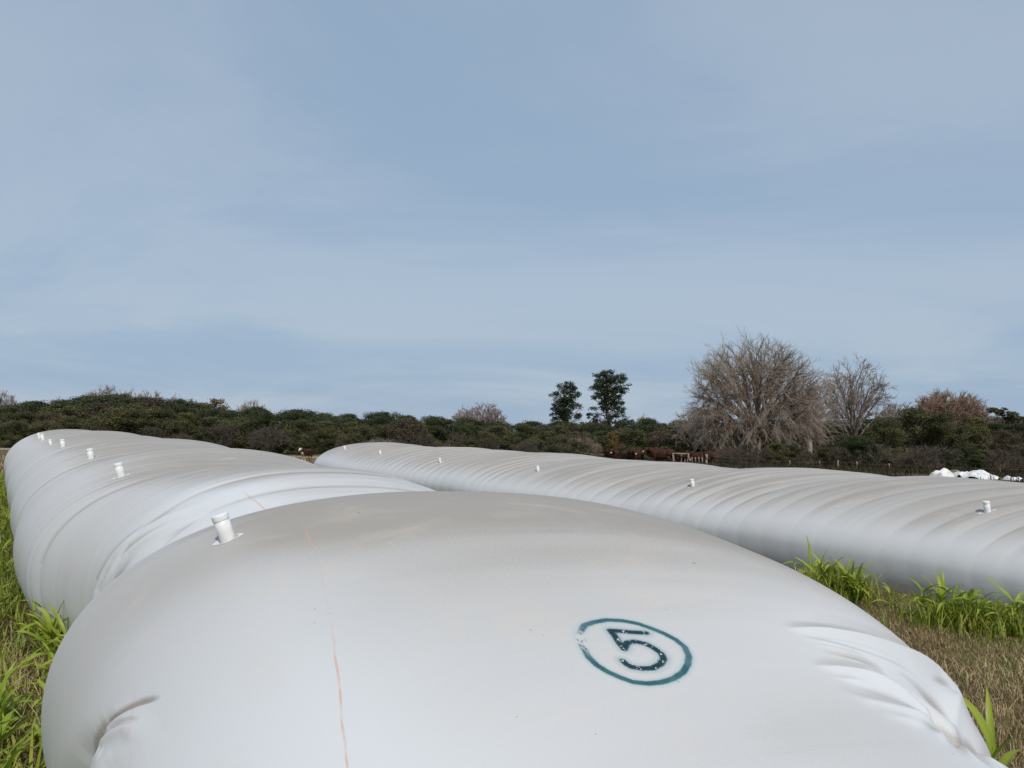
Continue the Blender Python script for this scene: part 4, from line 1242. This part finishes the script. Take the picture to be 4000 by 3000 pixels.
# tall green grass along the left side of bag 5
B, S_, A_ = scatter(rng, 26000, (1.6, 30), (-4.5, .55), lambda s, a, x, y: (a < left_edge(s)) * np.where(a > left_edge(s) - 1.2, 1.0, .55) * np.where(s < 12, 1, .6))
n = len(B); pt = patch(B[:, 0], B[:, 1], 1.1, .4)
dryz = np.clip(np.exp(-((S_ - 6.6) / 1.1) ** 2) + .35 * (pt > .62), 0, 1) * (A_ < .45)
h = rng.uniform(.16, .42, n) * (.7 + .7 * pt) * (1 - .25 * dryz) * np.where(S_ > 9, 1.25, 1.0)
tall_l = obj('green_grass', blades('green_grass', B, h, rng.uniform(.009, .027, n), rng.uniform(.2, 1.1, n), np.clip(rng.uniform(.1, .85, n) * (.6 + .5 * pt) + .5 * dryz * rng.uniform(.3, 1, n), 0, 1), M_GREEN, 4, 1))
tag(tall_l, 'tall green grass along the left side of the bag marked 5', 'grass', kind='stuff')
B, S_, A_ = scatter(rng, 24000, (2, 14), (-4.0, .5), lambda s, a, x, y: (a < left_edge(s)) * (.25 + .75 * np.exp(-((s - 6.6) / 1.3) ** 2)))
n = len(B)
dry_l = obj('dry_grass', blades('dry_grass', B, rng.uniform(.12, .34, n), rng.uniform(.004, .011, n), rng.uniform(.1, 1.0, n), rng.uniform(.25, 1, n), M_DRY, 3, 2))
tag(dry_l, 'straw-coloured dry grass beside the left flank of bag 5', 'grass', kind='stuff')
# short mown dry turf between the bags
def gap(s, a, x, y):
    return ((a > 2.95) & (a < 9.95)).astype(float) * (y > 2.2) * (x > .5)
B, S_, A_ = scatter(rng, 200000, (-2, 9.5), (2.9, 10.2), gap)
n = len(B); pt = patch(B[:, 0], B[:, 1], 1.6, 1.1); near = sstep(7.0, 9.6, A_ + .35 * np.sin(S_ * 2.1))
g = np.clip(.75 * near + .45 * (pt - .55), 0, 1)
isg = rng.uniform(size=n) < g * .75
pt2 = patch(B[:, 0], B[:, 1], .8, 2.3)
hh = rng.uniform(.03, .09, n) * (.5 + .6 * pt + .5 * pt2)
turf = obj('dry_turf', blades('dry_turf', B[~isg], hh[~isg], rng.uniform(.004, .009, (~isg).sum()), rng.uniform(.2, 1.2, (~isg).sum()), np.clip(rng.uniform(0, 1, (~isg).sum()) * (.15 + .6 * pt[~isg] + .7 * pt2[~isg]), 0, 1), M_DRY, 2, 3))
tag(turf, 'short dry brown turf between the two bags', 'grass', kind='stuff')
turf2 = obj('green_turf', blades('green_turf', B[isg], hh[isg] * .9, rng.uniform(.004, .009, isg.sum()), rng.uniform(.2, 1.1, isg.sum()), rng.uniform(0, .55, isg.sum()), M_GREEN, 2, 4))
tag(turf2, 'short green turf in the shade along the ribbed bag', 'grass', kind='stuff')
# rough tufts in the far field
B, S_, A_ = scatter(rng, 30000, (29, 66), (-18, 45))
n = len(B)
hx, hy, _ = at(p4(3800), 43.5)
B3, S3, A3 = scatter(rng, 28000, (16, 44), (28, 62), lambda s, a, x, y: ~((np.abs((x - hx) / 5.0) < 1) & (np.abs((y - hy + 1.5) / 4.0) < 1)))
m3 = len(B3)
wd = obj('field_weeds', blades('field_weeds', B3, rng.uniform(.2, .55, m3) * (.5 + patch(B3[:, 0], B3[:, 1], .7, .3)), rng.uniform(.02, .05, m3), rng.uniform(.2, 1, m3), np.where(rng.uniform(size=m3) < .8, rng.uniform(0, .3, m3), rng.uniform(.3, .8, m3)), M_WEED, 3, 7))
tag(wd, 'rank weeds coloured dark as shade behind the ribbed bag', 'weeds', kind='stuff')
far = obj('field_grass', blades('field_grass', B, rng.uniform(.08, .30, n), rng.uniform(.03, .07, n), rng.uniform(.2, 1, n), rng.uniform(.1, .8, n), M_DRY, 2, 6))
tag(far, 'rough grass of the field beyond the bags', 'grass', kind='stuff')

# broad-leaved grass plants
def leaf_blade(name, L, W, droop, seed):
    seg = 9
    rng = np.random.RandomState(seed)
    V, F, T = [], [], []
    for i in range(seg + 1):
        t = i / seg
        x = L * t * (1 - .18 * t * droop); z = L * (.55 * t - .62 * droop * t ** 2.2)
        w = W * .5 * min(.45 + 2.4 * t, 1) * (1 - t ** 2.6) + .0008
        tw = .35 * math.sin(t * 3 + seed)
        for k, zz in ((-1, .35), (0, 0), (1, .35)):
            V.append((x, w * k * math.cos(tw), z + w * zz + w * k * math.sin(tw) + .004 * math.sin(12 * t + k))); T.append(np.clip(.45 + .3 * (k == 0) + .35 * t * t + rng.uniform(-.1, .1), 0, 1))
    for i in range(seg):
        for k in range(2):
            F.append((i * 3 + k, i * 3 + k + 1, i * 3 + k + 4, i * 3 + k + 3))
    me = mesh_np(name, np.array(V), np.array(F), M_LEAF, True); add_attr(me, 'tint', np.array(T))
    return me
LEAVES = [leaf_blade('leaf', .46, .058, .9, 1), leaf_blade('leaf', .55, .064, 1.2, 2), leaf_blade('leaf', .38, .056, .6, 3), leaf_blade('leaf', .48, .046, .35, 4)]
STEM = mesh_np('stem', *tube([(0, 0, -.05), (.01, 0, .15), (.0, .01, .32), (.02, 0, .46)], [.009, .008, .006, .003], 6), M_LEAF, True); add_attr(STEM, 'tint', np.full(len(STEM.vertices), .6))
prng = random.Random(3)
def plant(s, a, scale, nl, label, group=None, lean=None):
    x, y = sa2xy(s, a)
    r = empty('broad_leaved_grass', (x, y, float(ground_z(x, y))), prng.uniform(0, 6.28))
    r.scale = (scale,) * 3
    tag(r, label, 'plant', group)
    obj('stem', STEM, r)
    for i in range(nl):
        o = obj('leaf', LEAVES[prng.randrange(4)], r, (0, 0, .04 + .38 * i / nl), (prng.uniform(-.3, .3), prng.uniform(-.75, .15) - .25 * i / nl, i * 2.4 + prng.uniform(-.5, .5)))
        k = prng.uniform(.7, 1.15); o.scale = (k, k, k)
    return r
LG = 'broad-leaved grass plants at the left flank of bag 5'
LP = [(3.3, -.18), (3.7, -.42), (4.1, -.12), (4.3, -.62), (4.7, -.25), (5.0, -.75), (5.3, -.05), (3.9, -.85), (4.5, -1.05), (5.6, -.55), (5.9, .05), (6.3, -.4),
      (2.9, -.35), (3.1, -.7), (3.4, -1.0), (3.6, -.05), (4.4, .02), (4.9, .0), (2.5, -.3), (2.7, -.6), (3.8, -.25), (4.2, -.38), (5.2, -.35), (5.5, -.9)]
LP += [(2.2 + .085 * i + prng.uniform(-.1, .1), prng.uniform(-1.1, .06)) for i in range(52)]
LP += [(5.2, .28), (5.7, .34), (6.0, .45), (6.3, .52), (6.6, .42), (6.15, .5), (6.45, .62), (6.75, .58), (7.05, .5), (5.85, .42), (6.9, .55), (7.2, .40), (7.6, .42), (2.2, -.12), (2.4, -.5), (2.8, -.1), (3.0, -.22), (3.45, -.35), (3.9, -.5), (4.6, -.6)]
LP += [(7.0 + .42 * i + prng.uniform(-.2, .2), prng.uniform(-.45, .30) if i > 2 else prng.uniform(.2, .6)) for i in range(44)]
for i, (s, a) in enumerate(LP):
    near = s < 6.5
    if s > 7.8: a = min(a, float(bag1.aL(s)) - .12)
    plant(s, a, prng.uniform(.45, .85) if near else prng.uniform(.55, .9), 12 if near else 9,
          'broad green grass plant beside the near left bulge of bag 5' if near else 'leafy grass plant against the rear left flank of bag 5', LG + (' near' if near else ' rear'))
B2 = 'broad-leaved grass plants at the foot of the ribbed bag'
for i, (px, Y) in enumerate(((1745, 10.3), (1762, 10.0), (1780, 9.9), (1798, 9.8), (1815, 9.8), (1830, 9.7), (1842, 9.6))):
    x, y, _ = at(px, Y); plant(*xy2sa(x, y), prng.uniform(.65, .95), 12, 'upright green grass plant of the tuft left of the gap', B2 + ' left tuft')
for i, (px, Y) in enumerate(((1985, 8.9), (2025, 8.75), (2050, 8.6), (2080, 8.6), (2105, 8.4), (2130, 8.5), (2155, 8.3), (2180, 8.35), (2205, 8.2), (2235, 8.1), (2270, 8.1), (2310, 8.0))):
    x, y, _ = at(px, Y); plant(*xy2sa(x, y), prng.uniform(.5, .85), 12, 'green grass plant of the wide tuft at the right edge', B2 + ' right tuft')
x, y, _ = at(1918, 9.3); plant(*xy2sa(x, y), .55, 7, 'low sprawling grass plant between the two tufts')
x, y, _ = at(2122, 4.1); plant(*xy2sa(x, y), .95, 12, 'single green grass plant beside the right-hand folds of bag 5')
x, y, _ = at(1597, 9.6); plant(*xy2sa(x, y), 1.15, 7, 'grass plant whose leaf tip shows over the crest of bag 5')
# finer blades inside the two tufts
def tuft(cx, cy, rx, ry, n, hmin, hmax, dry, label, seed):
    r = np.random.RandomState(seed)
    x = cx + r.normal(size=n) * rx; y = cy + r.normal(size=n) * ry
    B = np.stack([x, y, ground_z(x, y)], -1)
    t = np.where(r.uniform(size=n) < dry, r.uniform(.75, 1, n), r.uniform(.15, .75, n))
    tag(obj('grass_tuft', blades('grass_tuft', B, r.uniform(hmin, hmax, n), r.uniform(.008, .022, n), r.uniform(.1, .9, n), t, M_GREEN, 5, seed)), label, 'grass tuft', None, 'stuff')
x, y, _ = at(1785, 9.9); tuft(x, y, .22, .16, 1500, .16, .48, .42, 'dense green and straw grass tuft left of the gap by the ribbed bag', 61)
x, y, _ = at(2095, 8.6); tuft(x, y, .30, .15, 1700, .12, .38, .25, 'wide green grass tuft at the foot of the ribbed bag, right', 62)
x, y, _ = at(2230, 8.2); tuft(x, y, .35, .16, 1000, .12, .38, .25, 'green grass tuft cut by the right edge of the picture', 63)
x, y, _ = at(1700, 60); tuft(x, y, 1.2, .5, 500, .5, .9, .3, 'yellow green weeds under the big bare tree, left patch', 64)
# the same turf further back between the bags, and a rough fringe along the ribbed bag
B, S_, A_ = scatter(rng, 90000, (9.3, 30), (3.2, 10.3))
n = len(B); pt = patch(B[:, 0], B[:, 1], .9, 1.1)
tag(obj('dry_turf', blades('dry_turf', B, rng.uniform(.04, .12, n) * (.5 + pt), rng.uniform(.008, .018, n), rng.uniform(.2, 1.2, n), np.clip(rng.uniform(0, 1, n) * (.3 + .9 * pt), 0, 1), M_DRY, 2, 8)),
    'short dry turf further back between the two bags', 'grass', kind='stuff')
B, S_, A_ = scatter(rng, 9000, (8.5, 30), (9.0, 10.2))
n = len(B)
tag(obj('green_grass', blades('green_grass', B, rng.uniform(.08, .30, n), rng.uniform(.008, .018, n), rng.uniform(.2, 1.0, n), rng.uniform(.1, .9, n), M_GREEN, 3, 9)),
    'green grass fringe along the rear foot of the ribbed bag', 'grass', kind='stuff')

# ---------------------------------------------------------------- look-alikes are told apart by their order in the view
ORD = ['first', 'second', 'third', 'fourth', 'fifth', 'sixth', 'seventh', 'eighth', 'ninth', 'tenth', 'eleventh', 'twelfth', 'thirteenth', 'fourteenth']
same = {}
for o in COL.objects:
    if o.parent is None and 'label' in o and o.name.split('.')[0] in ('scrub_tree', 'leafless_bush', 'broad_leaved_grass'):
        same.setdefault(o['label'], []).append(o)
for lab, os_ in same.items():
    if 1 < len(os_) <= 14:
        os_.sort(key=lambda o: o.location.x / o.location.y)
        for i, o in enumerate(os_):
            o['label'] = lab + ', %s from left' % ORD[i]
